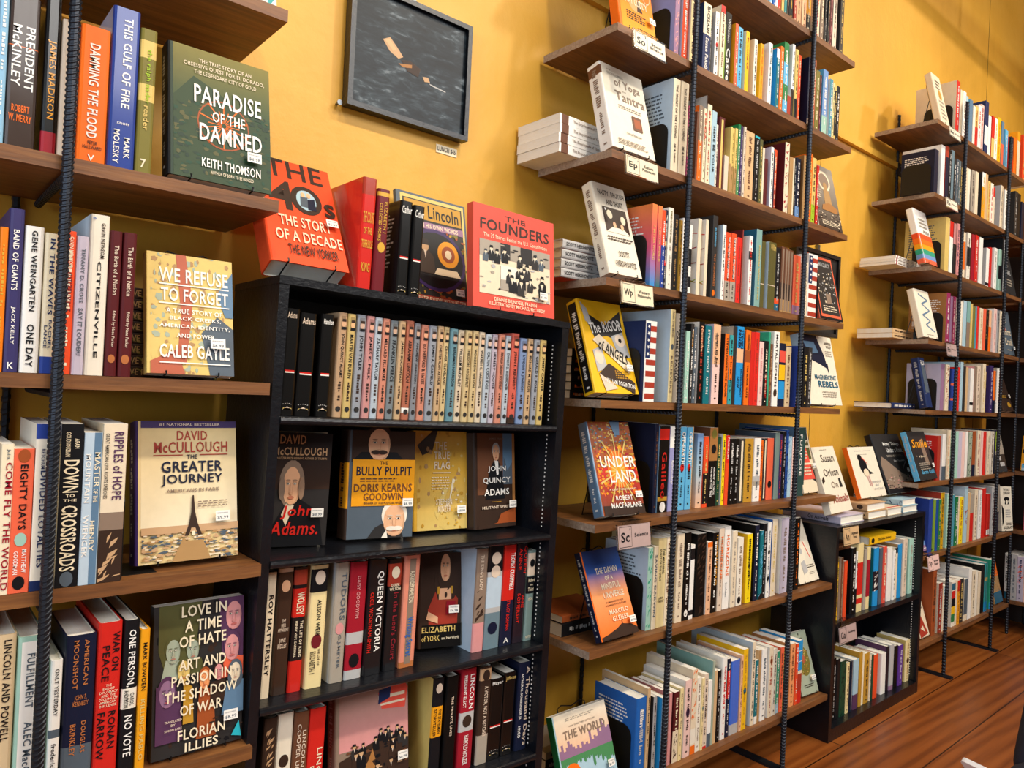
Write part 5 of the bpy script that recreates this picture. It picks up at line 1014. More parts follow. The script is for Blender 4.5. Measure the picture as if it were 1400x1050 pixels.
def make_book(mat4, t, h, d, col, opts, label, group, kind='pb', front=None, cat='book', sticker=None, mat=None, fcol=None):
    """One book in its own frame: spine on -y, foot at z=0, front cover on +x."""
    root = None if SINK else empty('book', mat4, label, cat, group)
    mb = MB(); hc = kind == 'hc'
    base = C(col)
    if any(q.startswith('p=') for q in opts): base = mix(base, LIN['taupe'], .3)
    th = .0026 if hc else .0007; ov = .003 if hc else .0005
    th = min(th, t * .2); r = min(.0045 if hc else .0012, t * .25); bands = []; vs = None; grad = None; side = base; texts = []; discs = []; noises = []; scr = []
    gl = False; flags = ''; v = v2 = pres = None
    for o in opts:
        if o.startswith('b='): f, c = o[2:].split(':'); a, e = f.split('-'); bands.append((float(a), float(e), C(c)))
        elif o.startswith('c='): side = o[2:]
        elif o.startswith('t='): texts.append(o[2:].split('|'))
        elif o.startswith('d='): f, c = o[2:].split(':'); discs.append((float(f), C(c)))
        elif o.startswith('s='): scr.append(C(o[2:]))
        elif o.startswith('n='): f, c = o[2:].split(':'); a, e = f.split('-'); noises.append((float(a), float(e), c))
        elif o.startswith('G='): grad = [C(q) for q in o[2:].split('/')]
        elif o.startswith('v='): f, c = o[2:].split(':'); v = (float(f), C(c))
        elif o.startswith('v2='): f, c = o[3:].split(':'); a, e = f.split('-'); v2 = (float(a), float(e), C(c))
        elif o.startswith('p='): pres = o[2:]
        elif o in ('g', 'k', 'q', 'L', 'F'): flags += o
    sidegrad = side == 'G'; side = base if sidegrad else C(side)
    def gcol(f):   # gradient by height fraction
        q = (1 - f) * (len(grad) - 1); i = min(int(q), len(grad) - 2); return mix(grad[i], grad[i + 1], q - i)
    # outer profile, left board back -> spine -> right board back
    P = [(-t / 2, d), (-t / 2, r), (-t / 2 + r * .3, r * .3), (-t / 2 + r, 0), (t / 2 - r, 0), (t / 2 - r * .3, r * .3), (t / 2, r), (t / 2, d)]
    Q = [(-t / 2 + th, d), (-t / 2 + th, r + th), (-t / 2 + th + r * .3, r * .3 + th), (-t / 2 + r + th, th), (t / 2 - r - th, th), (t / 2 - th - r * .3, r * .3 + th), (t / 2 - th, r + th), (t / 2 - th, d)]
    cuts = sorted({0., 1.} | {q[0] for q in bands} | {q[1] for q in bands} | ({.15, .3, .45, .6, .75, .9} if grad else set()))
    def bandcol(f):
        c = base
        for a, e, cc in bands:
            if a <= f <= e: c = cc
        return c
    for i in range(7):
        for f0, f1 in zip(cuts, cuts[1:]):
            sidef = i in (0, 6)
            c = bandcol((f0 + f1) / 2)
            if i == 0: c = side
            if i == 6 and fcol: c = C(fcol)
            if grad and (not sidef or sidegrad): c = [gcol(f0), gcol(f0), gcol(f1), gcol(f1)]
            p, q = P[i], P[i + 1]; mb.face([(p[0], p[1], h * f0), (q[0], q[1], h * f0), (q[0], q[1], h * f1), (p[0], p[1], h * f1)], c)
        p, q = Q[i], Q[i + 1]; mb.face([(q[0], q[1], 0), (p[0], p[1], 0), (p[0], p[1], h), (q[0], q[1], h)], LIN['ivory'])
        for z, fl in ((h, 1), (0, 0)):
            pts = [(P[i][0], P[i][1], z), (P[i + 1][0], P[i + 1][1], z), (Q[i + 1][0], Q[i + 1][1], z), (Q[i][0], Q[i][1], z)]
            mb.face(pts if fl else pts[::-1], bandcol(1 if fl else 0))
    for k, z in ((0, 0), (7, 0)):
        mb.face([(P[k][0], d, 0), (Q[k][0], d, 0), (Q[k][0], d, h), (P[k][0], d, h)], side)
    fn = spine_box(t, h); lo, hi = r / t, 1 - r / t; lv = 1
    seed = hash((round(t, 4), round(h, 4), round(mat4[0][3], 3))) & 0xffff
    def rect(a0, a1, b0, b1, c, k): g = fn(k); mb.face([g(a1, b0), g(a1, b1), g(a0, b1), g(a0, b0)], c)
    if v: rect(0, 1, max(lo, v[0]), hi, v[1], 1)
    if v2: rect(.03, .97, max(lo, v2[0]), min(hi, v2[1]), v2[2], 1)
    for a, e, c in noises:
        rr = random.Random(seed)
        for i in range(int(26 * (e - a)) + 6):
            g = fn(1 + .02 * i); x = rr.uniform(lo + .1, hi - .1); y = 1 - rr.uniform(a + .01, e - .01); sx = rr.uniform(.06, .25); sy = rr.uniform(.006, .035)
            mb.face([g(min(.995, y + sy), max(lo, x - sx)), g(y, min(hi, x + sx * .4)), g(max(.005, y - sy), min(hi, x + sx)), g(y - sy * .2, max(lo, x - sx * .7))], C(c))
    for f, c in discs:
        g = fn(2); ry = min(.3 * t / h * 1.3, .06)
        mb.face([g(f - ry * math.sin(q * PI / 7), .5 + .3 * math.cos(q * PI / 7)) for q in range(14)], c)
    if pres:
        dk = LIN['charcoal']; rect(.03, .16, lo, hi, mix(base, LIN['umber'], .45), 1); g = fn(2)
        mb.face([g(.105 - .035 * math.sin(q * PI / 6), .55 + .26 * math.cos(q * PI / 6)) for q in range(12)], mix(LIN['peach'], base, .4)); rect(.06, .085, .35, .8, LIN['umber'], 3); rect(.135, .16, .3, .85, LIN['ink'], 3)
        g = fn(2); L = min(.42, .034 * len(pres)); mb.text(pres, lambda u, q: g(.2 + u * L, .3 + q * .42), LIN['ink'])
        script(mb, fn(2), .24 + L, min(.84, .5 + L), .35, .65, LIN['umber'], h, seed); g = fn(2)
        mb.face([g(.92 - .026 * math.sin(q * PI / 6), .5 + .3 * math.cos(q * PI / 6)) for q in range(12)], dk)
    if 'k' in flags:
        rect(.575, .59, lo, hi, LIN['red'], 1); rect(.59, .602, lo, hi, LIN['white'], 1); rect(.93, .945, .2, .8, LIN['straw'], 1); g = fn(1)
        mb.face([g(.945, .15), g(.945, .85), g(.915, .5)], LIN['shell'])
        for q in range(5): rect(.895 - .012 * math.sin(PI * (q + .5) / 5), .9 - .012 * math.sin(PI * (q + .5) / 5), .18 + q * .14, .23 + q * .14, LIN['white'], 1)
    if 'F' in flags:
        for i in range(7): rect(.06 + i * .14, .06 + i * .14 + .07, max(lo, .1), hi, LIN['brick'], 1)
        if t > .05 or 1:
            rect(.03, .46, lo, .42, LIN['navy'], 2); g = fn(3)
            for i in range(5):
                y = .07 + i * .085; mb.face([g(y + .028 * math.sin(q * PI / 5 - .3) * (1 if q % 2 else .4), .25 + .13 * math.cos(q * PI / 5 - .3) * (1 if q % 2 else .4)) for q in range(10)], LIN['white'])
    for i, c in enumerate(scr):
        rr = random.Random(seed + i); a0 = rr.uniform(.06, .14); a1 = rr.uniform(.5, .7)
        script(mb, fn(2), a0, a1, .33, .68, c, h, seed + i)
        script(mb, fn(2), a1 + .06, rr.uniform(.8, .88), .38, .62, c, h, seed + 9 + i); rect(.92, .94, .38, .62, c, 2)
    for tx in texts:
        a0, a1, b0, b1 = map(float, tx[2:6]); g = fn(3)
        if len(tx) > 6: mb.text(tx[0], lambda u, q, g=g: g(a1 + (a0 - a1) * q, b0 + u * (b1 - b0)), C(tx[1]))
        else: mb.text(tx[0], lambda u, q, g=g: g(a0 + u * (a1 - a0), b0 + q * (b1 - b0)), C(tx[1]))
    if 'q' in flags:
        g = lambda u, q: (-t / 2 - EPS, d * (1 - u), h * q)
        blurb(mb, g, .1, .3, .85, .88, 14, LIN['slate'] if sum(side[:3]) > .9 else LIN['white'], seed)
    if 'L' in flags:
        g = lambda u, q: (-t / 2 - EPS, d * (1 - u), h * q)
        for pts, c in ((((.3, .78), (.6, .84), (.98, .8)), 'red'), (((.3, .55), (.98, .62)), 'crimson'), (((.4, .4), (.98, .42)), 'brick'), (((.5, .3), (.98, .16)), 'ochre'), (((.4, .05), (.98, .2)), 'lime')):
            for (a, e), (i, j) in zip(pts, pts[1:]): mb.face([g(a, e), g(i, j), g(i, j + .012), g(a, e + .012)], C(c))
    if front:
        fa = lambda k: (lambda u, q: (t / 2 + .0001 + k * .00022, r + .004 + u * (d - r - .004), h * q))
        art(mb, front, fa, d, h, seed)
    if SINK:
        pb = MB(); pb.box(-t / 2 + th * 1.02, t / 2 - th * 1.02, th + r * .5, d - .001, ov, h - ov, mat=1)
        for q in (mb, pb):
            n = len(SINK.v); SINK.v += [tuple(mat4 @ Vector(p)) for p in q.v]; SINK.f += [tuple(n + i for i in f) for f in q.f]; SINK.c += q.c; SINK.m += q.m
        return
    cov = mb.build('cover', (mat if mat else (MG if 'g' in flags else MP)), root)
    pb = MB(); yb = d - (.004 if hc else .0006); pb.box(-t / 2 + th * 1.02, t / 2 - th * 1.02, min(th + r * .5, yb * .5), yb, ov, h - ov)
    pb.build('page_block', MPG, root)
    if sticker:
        u, q, s = sticker; sb = MB(); fx = t / 2 + .0001 + 46 * .00022
        W, H = (.024, .017)
        def g(a, c, k=0): return (fx + k, r + .004 + u * (d - r - .004) - W / 2 + a * W, h * q - H / 2 + c * H)
        sb.face([g(0, 0), g(1, 0), g(1, 1), g(0, 1)], LIN['white'])
        sb.text(s, lambda a, c: g(.12 + .76 * a, .12 + .35 * c, .0002), LIN['slate']); blurb(sb, lambda a, c: g(a, c, .0002), .12, .6, .9, .9, 1, LIN['silver'], 3)
        sb.build('price_sticker', MP, cov)
    return root
ORD = 'first second third fourth fifth sixth seventh eighth ninth tenth eleventh twelfth thirteenth fourteenth fifteenth sixteenth seventeenth eighteenth nineteenth twentieth'.split()
def ordinal(n):
    if n <= 20: return ORD[n - 1]
    if n == 30: return 'thirtieth'
    return ('twenty-' if n < 30 else 'thirty-') + ORD[n % 10 - 1]
CN = {'sky': 'light blue', 'skyblue': 'sky blue', 'paleblue': 'pale blue', 'sunflower': 'golden yellow', 'buttercream': 'pale yellow', 'coralred': 'coral red', 'tealdeep': 'deep teal', 'seateal': 'teal', 'powderteal': 'dusty teal', 'leafdark': 'leaf green', 'cobaltbright': 'bright cobalt', 'forestgrey': 'dark grey-green', 'sagegrey': 'grey-green', 'plumblack': 'near-black', 'sandbrown': 'sandy brown', 'greyblue': 'grey-blue', 'slateblue': 'slate blue', 'steelgrey': 'steel grey', 'powder': 'powder blue', 'steel': 'steel blue', 'leaf': 'leaf green', 'fern': 'fern green', 'moss': 'moss green', 'forest': 'forest green', 'ink': 'near-black', 'midnight': 'midnight blue', 'sea': 'sea blue', 'jade': 'jade green', 'emerald': 'emerald green', 'stone': 'stone grey', 'slate': 'slate grey', 'shell': 'pale pinkish', 'linen': 'linen coloured', 'straw': 'straw yellow', 'wheat': 'wheat coloured', 'royal': 'royal blue', 'cornflower': 'cornflower blue', 'peacock': 'peacock blue', 'mint': 'mint green', 'sage': 'sage green', 'blush': 'pale pink', 'umber': 'dark brown', 'cobalt': 'cobalt blue', 'azure': 'bright blue', 'salmon': 'salmon pink'}
row = None; idx = 0; ALLB = []
def cname(c): return CN.get(c, c)
for ln in ROWS.split('\n'):
    if ln.startswith('@'):
        key, kind, Y, Z, phr, grp = [q.strip() for q in ln[1:].split('|')]; Y = float(Y); Z = float(Z); idx = 0; continue
    if not ln.strip(): continue
    p = ln.split(); x0, tk, h, d = map(float, p[:4]); col = p[4]; opts = p[5:]; idx += 1
    look = [o[5:] for o in opts if o.startswith('look=')]; title = [o[6:] for o in opts if o.startswith('title=')]
    k2 = 'hc' if ('hc' in opts or kind == 'hc') else 'pb'
    pre = any(o.startswith('p=') for o in opts)
    if title: lab = '%s book titled %s %s' % (cname(col), title[0].replace('_', ' '), phr)
    elif pre: lab = '%s president biography, %s from left in the matching row in black bookcase' % (cname(col), ordinal(idx - 3))
    else:
        q = look[0].replace('_', ' ').strip(', ') if look else (('slim ' if tk < .014 else 'thick ' if tk > .036 else '') + cname(col))
        lab = '%s book, %s from left in row %s' % (q, ordinal(idx), phr)
    g = .0004; tk2 = tk - g
    if key[0] == 'B': mm = BCM @ T(x0 + tk / 2, Y, Z + .0006)
    else: mm = T(x0 + tk / 2, Y, Z + .0005)
    jit = random.uniform(0, .004) if key not in ('1B', '1C', '1D', '1E') else 0
    ALLB.append((key, x0, tk, h))
    book(mm @ T(0, jit, 0), tk2, h, d, col, opts, lab, grp, k2)
# face-out books, each leaning on a wire stand
def wire_stand(mat4, w, h, t, label, loop=1.02, lean=0, leg=False):
    root = empty('book_stand', mat4, label, 'book stand', 'wire book stands')
    # local frame of the face-out book: x right, y back, z up along the lean
    s = min(.05, w * .3); H = h * loop; y = t + .004; r = .0016
    bm = MB(); bm.tube([(-s, -.006, .004), (-s, -.006, -.0018), (-s, y, -.0018), (-s, y, H - .006), (-s * .7, y, H), (0, y, H - .008), (s * .7, y, H), (s, y, H - .006), (s, y, -.0018), (s, -.006, -.0018), (s, -.006, .004)], r, 6); bm.build('wire_frame', MWR, root)
    if leg:
        zh = .62 * H; yh = t + .0045; cL, sL = math.cos(lean), math.sin(lean); yf = yh * cL + zh * sL + .03; zf = -(t + .005) * sL - .0015
        foot = (yf * cL - zf * sL, yf * sL + zf * cL); bm = MB()
        bm.tube([(-s, yh, zh), (-s, *foot), (s, *foot), (s, yh, zh)], r, 6); bm.build('back_leg', MWR, root)
    return root
STANDS = {}
for ln in FACES.split('\n'):
    if not ln.strip(): continue
    fid, pos, yl, dims, fl, lev, lab, ops = ln.split('|')
    x, y, z = map(float, pos.split()); yaw, lean = map(float, yl.split()); w_, h, t = map(float, dims.split())
    sB = lev == 'tilted'
    base = ops.split(';')[0].strip()
    st = None; rest = []
    for op in ops.split(';')[1:]:
        q = op.split()
        if q and q[0] == 'S': st = (float(q[1]), float(q[2]), q[3].split('~')[-1] if len(q) > 3 else random.choice(('$5.99', '$6.98', '$8.99')))
        else: rest.append(op)
    if st: want(st[2])
    mm = T(x, y, z) @ RZ(yaw) @ (RY(TILT) if sB else Matrix.Identity(4)) @ RX(-lean)
    # book frame: front cover +x -> -y, spine -y -> -x
    bm4 = mm @ T(0, t / 2, 0) @ RZ(-PI / 2)
    spine = {'BS': 'orange', 'SM': 'skyblue', 'WU': 'emerald', 'DW': 'midnight', 'YT': 'white', 'GJ': 'eggplant', 'PD': 'ink', 'RA': 'sunflower', 'UL': 'steel', 'MT': 'ink', 'NB': 'eggshell', 'MR': 'paleblue', 'BO': 'coral', 'U3': 'white', 'U5': 'navy', 'BP': 'umber', 'FC': 'sage'}.get(fid, base)
    o = []
    if fid == 'UL': o = ['s=white']
    if fid in ('RA',): o = ['v2=.15-.85:ink', 't=THE_SENTENCE|white|.1|.1|.1|.1'][:1] + ['s=white']
    if fid in ('YT', 'NB', 'SM', 'DW', 'PD', 'GJ', 'U5', 'UG'): o = ['s=' + ('taupe' if spine in ('white', 'eggshell') else 'silver')] + (['b=.86-.96:brown'] if fid == 'YT' else [])
    if fid == 'U3': o = ['b=0-.08:coral', 'b=.08-.16:cornflower', 'b=.16-.25:jade', 'b=.25-.34:amber', 'b=.34-.44:orange', 'b=.44-.54:vermilion']
    if fid == 'BP': o = ['b=.28-.7:amber', 's=umber']
    if fl == 'g': o.append('g')
    book(bm4, t, h, w_, spine, o + ['c=' + spine], lab, None, 'hc' if t > .028 else 'pb', front='x;' + ';'.join(rest), sticker=st, fcol=base)
    STANDS[fid] = (mm, w_, h, t, lab, lean, sB)

for fid, (mm, w_, h, t, lab, lean, sB) in STANDS.items():
    loop = {'WR': 1.06, 'DW': 1.05, 'WU': 1.07, 'BS': 1.06, 'SM': 1.06}.get(fid, .86)
    if fid in ('SO', 'EY', 'JA', 'BP', 'TF', 'JQ'): continue
    wire_stand(mm @ T(w_ / 2, 0, 0), w_, h, t, 'black wire stand propping up the ' + ' '.join(lab.replace('titled ', '').split()[:10]), loop, lean, not sB and fid not in ('MN', 'FC', 'UA', 'UD', 'WR', 'YT', 'NB', 'RA', 'MT', 'BS'))
wire_stand(T(2.862, 1.30, .7645) @ RX(-.35), .07, .27, .012, 'empty tall black wire stand between the On Animals and wading bird books', 1.0, .35, True)
def bookend(mm, label, hgt=.14, dep=.12, flip=1):
    bm = MB(); r = .028; pts = [(0, 0), (dep, 0)]
    pts += [(dep - r + r * math.cos(q * PI / 12), hgt - r + r * math.sin(q * PI / 12)) for q in range(7)]
    pts += [(r - r * math.sin(q * PI / 12), hgt - r + r * math.cos(q * PI / 12)) for q in range(7)]
    e = .0011
    bm.face([(0, a, c) for a, c in pts]); bm.face([(-e, a, c) for a, c in pts[::-1]])
    for i in range(len(pts)):
        a, c = pts[i], pts[(i + 1) % len(pts)]; bm.face([(0, a[0], a[1]), (-e, a[0], a[1]), (-e, c[0], c[1]), (0, c[0], c[1])])
    bm.box(-.055 if flip > 0 else 0, 0 if flip > 0 else .055, .02, dep - .02, 0, .0012)
    o = bm.build('bookend', MBL); o.matrix_world = mm; tag(o, label, 'bookend', 'black sheet metal bookends')
first = {}; last = {}
for key, x0, tk, h in ALLB:
    first.setdefault(key, (x0, h)); last[key] = x0 + tk
RZL = {}
for ln in ROWS.split('\n'):
    if ln.startswith('@'):
        q = [p.strip() for p in ln[1:].split('|')]; RZL[q[0]] = (float(q[2]), float(q[3]), q[4])
for key in ('21', '22', '23', '24', '25', '26', '27', '31', '32', '33', '34', '35', '36', '37'):
    Y, Z, ph = RZL[key]
    bookend(T(first[key][0] - .0012, Y + .016, Z), 'black metal bookend at the left end of the row ' + ph)
bookend(T(last['1B'] + .0025, 1.26, RZL['1B'][1]), 'black metal bookend right of the olive book on the left unit', .12, .1, -1)
bookend(T(last['1D'] + .0025, 1.236, RZL['1D'][1]), 'black metal bookend right of RIPPLES of HOPE on the left unit', .14, .12, -1)
bookend(T(last['26'] + .0025, 1.25, RZL['26'][1]), 'black metal bookend at the right end of the row below the Science sign', .14, .12, -1)
bookend(T(last['23'] + .0025, 1.23, RZL['23'][1]), 'black metal bookend right of the flag-striped book above Western Philosophy', .15, .12, -1)
# books lying flat
def flat(x, y, z, L, dep, t, col, opts, label, grp=None, left=False, base=None, kind='pb'):
    m = T(x, y, z + t / 2) @ RZ(-PI / 2) @ RY(-PI / 2) if left else T(x + L, y, z + t / 2) @ RY(-PI / 2)
    book((base @ m) if base else m, t - .0006, L, dep, col, opts, label, grp, kind)
PL = ('bottom', 'second from bottom', 'third from bottom', 'fourth from bottom', 'fifth from bottom', 'sixth from bottom', 'seventh from bottom', 'topmost')
def stack(n, x, y, z, L, dep, t, col, opts, lab, grp, kind='pb', jx=.004):
    for i in range(n):
        nm = 'topmost' if i == n - 1 else PL[i]
        flat(x + random.uniform(0, jx), y + random.uniform(0, .003), z + i * t, L, dep, t, col, opts, lab % nm, grp, kind=kind)
stack(4, 1.252, 1.332, 1.7947, .24, .16, .0247, 'white', ['b=.86-.98:white', 'b=.87-.97:brown', 't=The_Encyclopedia_of_Yoga_and_Tantra|taupe|.2|.8|.3|.7'], 'white paperback, %s of the flat stack behind Yoga and Tantra', 'flat copies of the yoga encyclopedia')
stack(4, 1.263, 1.314, 1.4811, .235, .15, .024, 'silver', ['t=SCOTT_HERSHOVITZ|ink|.05|.48|.3|.7', 't=NASTY,|ink|.55|.85|.3|.7', 'c=coralred'], 'grey-spined red hardcover, %s of the flat stack behind NASTY, BRUTISH', 'flat copies of the hand-lettered book', 'hc')
stack(6, 1.335, 1.335, 1.1799, .2, .145, .0215, 'ink', ['s=orange', 's=tan'], 'dark book, %s of flat stack behind The RIGOR of ANGELS', 'flat dark books behind the yellow book')
flat(1.345, 1.335, .5649, .2, .14, .034, 'ink', ['s=silver'], 'thick black book lying flat behind the blue-to-orange book')
flat(1.35, 1.34, .5989, .19, .135, .018, 'rust', ['c=rust', 's=umber'], 'rust-brown book on top of the flat black book')
flat(1.337, 1.365, .1727, .2, .125, .034, 'yellow', ['s=ink'], 'yellow book lying at bottom of stack behind the skyline book')
flat(1.34, 1.367, .2067, .19, .12, .03, 'ink', ['s=silver'], 'dark book lying between yellow and pale books behind the skyline book')
flat(1.342, 1.368, .2367, .19, .12, .02, 'stone', ['s=ink'], 'grey book lying on top of the stack behind the skyline book')
stack(8, .287, 1.303, 1.1876, .15, .11, .0182, 'umber', ['t=WE_REFUSE_TO_FORGET|sandbrown|.04|.9|.2|.8', 'n=0-1:olive'], 'dark map-patterned book, %s of the flat stack behind WE REFUSE TO FORGET', 'flat copies of the map-patterned book', jx=.002)
stack(3, 3.225, 1.322, 1.8006, .26, .15, .0128, 'white', ['s=taupe', 'b=.93-.97:crimson'], 'white paperback, %s of three flat beside the rainbow-striped book', 'three flat white paperbacks')
stack(2, 3.225, 1.322, 1.4885, .24, .15, .021, 'buff', ['s=umber', 'b=.0-.1:steel'], 'tan book, %s of two flat beside the blue squiggle book', 'two flat tan books')
flat(3.22, 1.31, 1.1889, .24, .16, .025, 'navy', ['s=white', 'c=navy'], 'navy hardcover lying flat left of the blue leaning book', kind='hc')
flat(2.648, 1.238, .7602, .225, .19, .03, 'lilac', ['t=On_Animals|ink|.45|.8|.25|.75', 'c=cream'], 'white book lying flat under the On Animals cover', left=True, kind='hc')
flat(2.878, 1.240, .7602, .2, .165, .03, 'buff', ['s=umber'], 'lower of two tan books lying under the wading bird book', left=True, kind='hc')
flat(2.874, 1.243, .7902, .2, .165, .03, 'tan', ['d=.86:umber'], 'upper of two tan books lying under the wading bird book', left=True, kind='hc')
flat(3.052, 1.240, .7602, .2, .14, .03, 'linen', ['b=.05-.1:red'], 'cream book lying flat right of the two tan books', left=True, kind='hc')
flat(3.205, 1.242, .7602, .2, .15, .028, 'powder', ['n=0-1:navy', 'c=charcoal'], 'lower of two blue-spined books lying under the mountain ridge book', left=True, kind='hc')
flat(3.202, 1.245, .7882, .2, .14, .028, 'powder', ['n=0-1:navy', 'c=charcoal'], 'upper of two blue-spined books lying under the mountain ridge book', left=True, kind='hc')
flat(2.905, 1.242, .6565, .24, .165, .034, 'sunflower', ['t=The_Urban_Bestiary|ink|.3|.8|.3|.7', 'd=.12:ink', 'c=olive'], 'yellow-green book lying on top of the upright gardening row', kind='hc')
flat(2.602, 1.245, .664, .15, .15, .026, 'brown', ['s=tan', 'c=taupe'], 'brown book lying on the upright row below the Animals sign')
# the unit across the end of the room
for i, (y, t, h, c, o, nm) in enumerate(((1.263, .027, .245, 'white', ['t=ANDY_WEIR|ink|.05|.62|.2|.8', 'b=0-.16:peacock'], 'white bold-lettered'), (1.2325, .027, .246, 'silver', ['s=slate'], 'silver-grey'), (1.2035, .029, .24, 'lilac', ['s=navy', 'n=.4-.8:coral'], 'pale lilac'), (1.174, .028, .238, 'blush', ['s=ink', 's=brick'], 'pale pink'), (1.144, .029, .24, 'white', ['s=slate'], 'plain white'))):
    book(T(4.672, y, .1836) @ RZ(-PI / 2), t, h, .17, c, o, '%s novel on bottom shelf of the unit turned across the room' % nm, 'novels on the end unit')
for i, (y, t, h, c) in enumerate(((1.19, .017, .212, 'rose'), (1.168, .024, .214, 'maroon'), (1.142, .026, .21, 'shell'))):
    book(T(4.672, y, .5637) @ RZ(-PI / 2), t, h, .16, c, ['s=cream'], '%s book beside the telephone emblem book on the end unit' % c, 'books on the end unit')
def endface(y, z, w_, h, t, base, ops, lab, lean=.16):
    lf = (t + .004) * math.sin(lean) + .002
    book(T(4.682, y, z + lf) @ RZ(-PI / 2) @ RX(-lean) @ T(0, t / 2, 0) @ RZ(-PI / 2), t, h, w_, base, ['c=' + base], lab, None, 'pb', front='x;' + ops, fcol=base)
endface(1.226, .8783, .16, .19, .02, 'amber', 'G 0 .2 1 1 amber caramel; R 0 0 1 .08 powder; R 0 .08 1 .2 skyblue; P umber 0 .6 .3 .75 .5 .55 0 .5; P brown .5 .45 .6 .5 1 .4 1 .25 .7 .3; E .75 .85 .2 .12 peach; T THE_SENTENCE .05 .1 .95 .18 ink', 'golden sunset landscape book on the end unit')
endface(1.185, 1.4885, .15, .21, .02, 'ink', 'R 0 .7 1 1 slate; R .1 .2 .9 .6 charcoal; L .1 .75 .9 .92 3 silver', 'black and grey face-out book on end unit level with the grey script book')
endface(1.19, 1.1889, .15, .21, .02, 'black', 'R .1 .3 .9 .7 charcoal; L .1 .75 .9 .9 3 taupe', 'black face-out book on end unit level with gold medallion book')
# hanging section signs
for nm, sub, x, z, w_, h, where, colr in SIGNS:
    root = empty('section_sign', T(x, 1.1995, z) @ RX(-.12), 'clear holder with a card reading %s %s hanging from %s' % (nm, sub.replace('~', ' '), where), 'sign', 'hanging section signs'); inv = root.matrix_world.inverted()
    bm = MB(); F = lambda u, q, k=0: (u * w_, -k * .0003, q * h)
    bm.box(.003, w_ - .003, 0, .0008, .003, h - .003, LIN[colr])
    bm.face([F(.03, .05, 1), F(.97, .05, 1), F(.97, .95, 1), F(.03, .95, 1)], LIN[colr])
    for a, d, e, g in ((.06, .1, .42, .12), (.06, .88, .42, .9), (.06, .1, .068, .9), (.412, .1, .42, .9)): bm.face([F(a, d, 2), F(e, d, 2), F(e, g, 2), F(a, g, 2)], LIN['ink'])
    bm.text(nm, lambda u, q: F(.11 + .24 * u, .3 + .38 * q, 3), LIN['ink'])
    two = '~' in sub; bm.text(sub, lambda u, q: F(.5 + .4 * u, (.34 if two else .46) + (.36 if two else .15) * q, 3), LIN['ink'])
    bm.face([F(.36, .74, 3), F(.38, .74, 3), F(.38, .82, 3), F(.36, .82, 3)], LIN['slate'])
    card = bm; tops = [q for k_ in '123' for q in SHELVES[k_][4]] + [.7602, .416]; zt = min(tops, key=lambda q: abs(q - z - h)) - z + .0008
    bm = MB()
    for a, d, e, g in ((0, 0, w_, .002), (0, h - .002, w_, h), (0, 0, .002, h), (w_ - .002, 0, w_, h)): bm.box(a, e, -.0022, .0028, d, g)
    bm.box(w_ * .2, w_ * .8, .0030, .0045, h - .012, zt + .004); bm.box(w_ * .2, w_ * .8, .0045, .029, zt + .0025, zt + .004)
    hold = bm.build('acrylic_holder', MAC, root); card.build('card', MP, hold)
# pictures on the wall
root = empty('framed_picture', T(.91, 1.486, 1.948), 'black framed photograph of a swimmer in dark rippled water', 'picture'); inv = root.matrix_world.inverted()
bm = MB(); W, H = .165, .143
for a, d, e, g in ((-W, -H, W, -H + .012), (-W, H - .012, W, H), (-W, -H + .012, -W + .012, H - .012), (W - .012, -H + .012, W, H - .012)): bm.box(a, e, -.014, .012, d, g)
bm.build('frame', MBK, root)
bm = MB(); bm.box(-W + .012, W - .012, -.004, .008, -H + .012, H - .012); bm.build('photograph', MSEA, root)
bm = MB(); fa = lambda k: (lambda u, q: (-W + .012 + u * (2 * W - .024), -.0043 - k * .0001, -H + .012 + q * (2 * H - .024)))
art(bm, 'x; P tan .24 .62 .3 .66 .36 .6 .42 .53 .38 .5 .3 .54; P buff .26 .62 .3 .64 .36 .57 .33 .55; P umber .4 .5 .48 .52 .58 .48 .56 .4 .46 .42; P caramel .38 .46 .5 .49 .5 .46 .42 .44; P tan .6 .42 .65 .43 .67 .39 .62 .38; P silver .66 .38 .82 .36 .82 .35 .68 .365;', fa, .3, .26, 4)
bm.build('swimmer_print', MP, root)
bm = MB(); bm.box(-.009, .009, .004, .013, H, H + .022); bm.tube([(0, .006, H + .02), (0, .01, H + .45)], .0011, 5); bm.build('hanger', MSC, root)
bm = MB(); bm.box(1.002, 1.064, 1.5012, 1.5032, 1.768, 1.788, LIN['cream']); bm.text('LUNCH_$45', lambda u, q: (1.006 + u * .054, 1.5009, 1.7715 + q * .013), LIN['ink']); tag(bm.build('price_card', MP), 'small cream card reading LUNCH $45 under the framed photograph', 'card')
bm = MB(); bm.tube([(.734, 1.503, 1.808), (.734, 1.488, 1.808)], .003, 8); bm.tube([(.734, 1.489, 1.808), (.734, 1.486, 1.808)], .006, 10); tag(bm.build('nail', MSC), 'nail in the wall beside the lower left corner of the photograph', 'nail')
root = empty('framed_picture', T(2.865, 1.486, 1.645), 'black framed picture on the wall behind the flag-striped book', 'picture')
bm = MB(); W, H = .185, .172
for a, d, e, g in ((-W, -H, W, -H + .016), (-W, H - .016, W, H), (-W, -H + .016, -W + .016, H - .016), (W - .016, -H + .016, W, H - .016)): bm.box(a, e, -.014, .014, d, g)
bm.build('frame', MBK, root)
bm = MB(); bm.box(-W + .016, W - .016, -.004, .01, -H + .016, H - .016, LIN['charcoal']); bm.box(-.12, .02, -.0045, -.004, .06, .13, LIN['brick']); bm.box(.05, .14, -.0045, -.004, -.06, .04, LIN['slate']); bm.build('print', MP, root)
bm = MB(); bm.box(.02, .038, .004, .015, H, H + .03); bm.build('hanger', MSC, root)
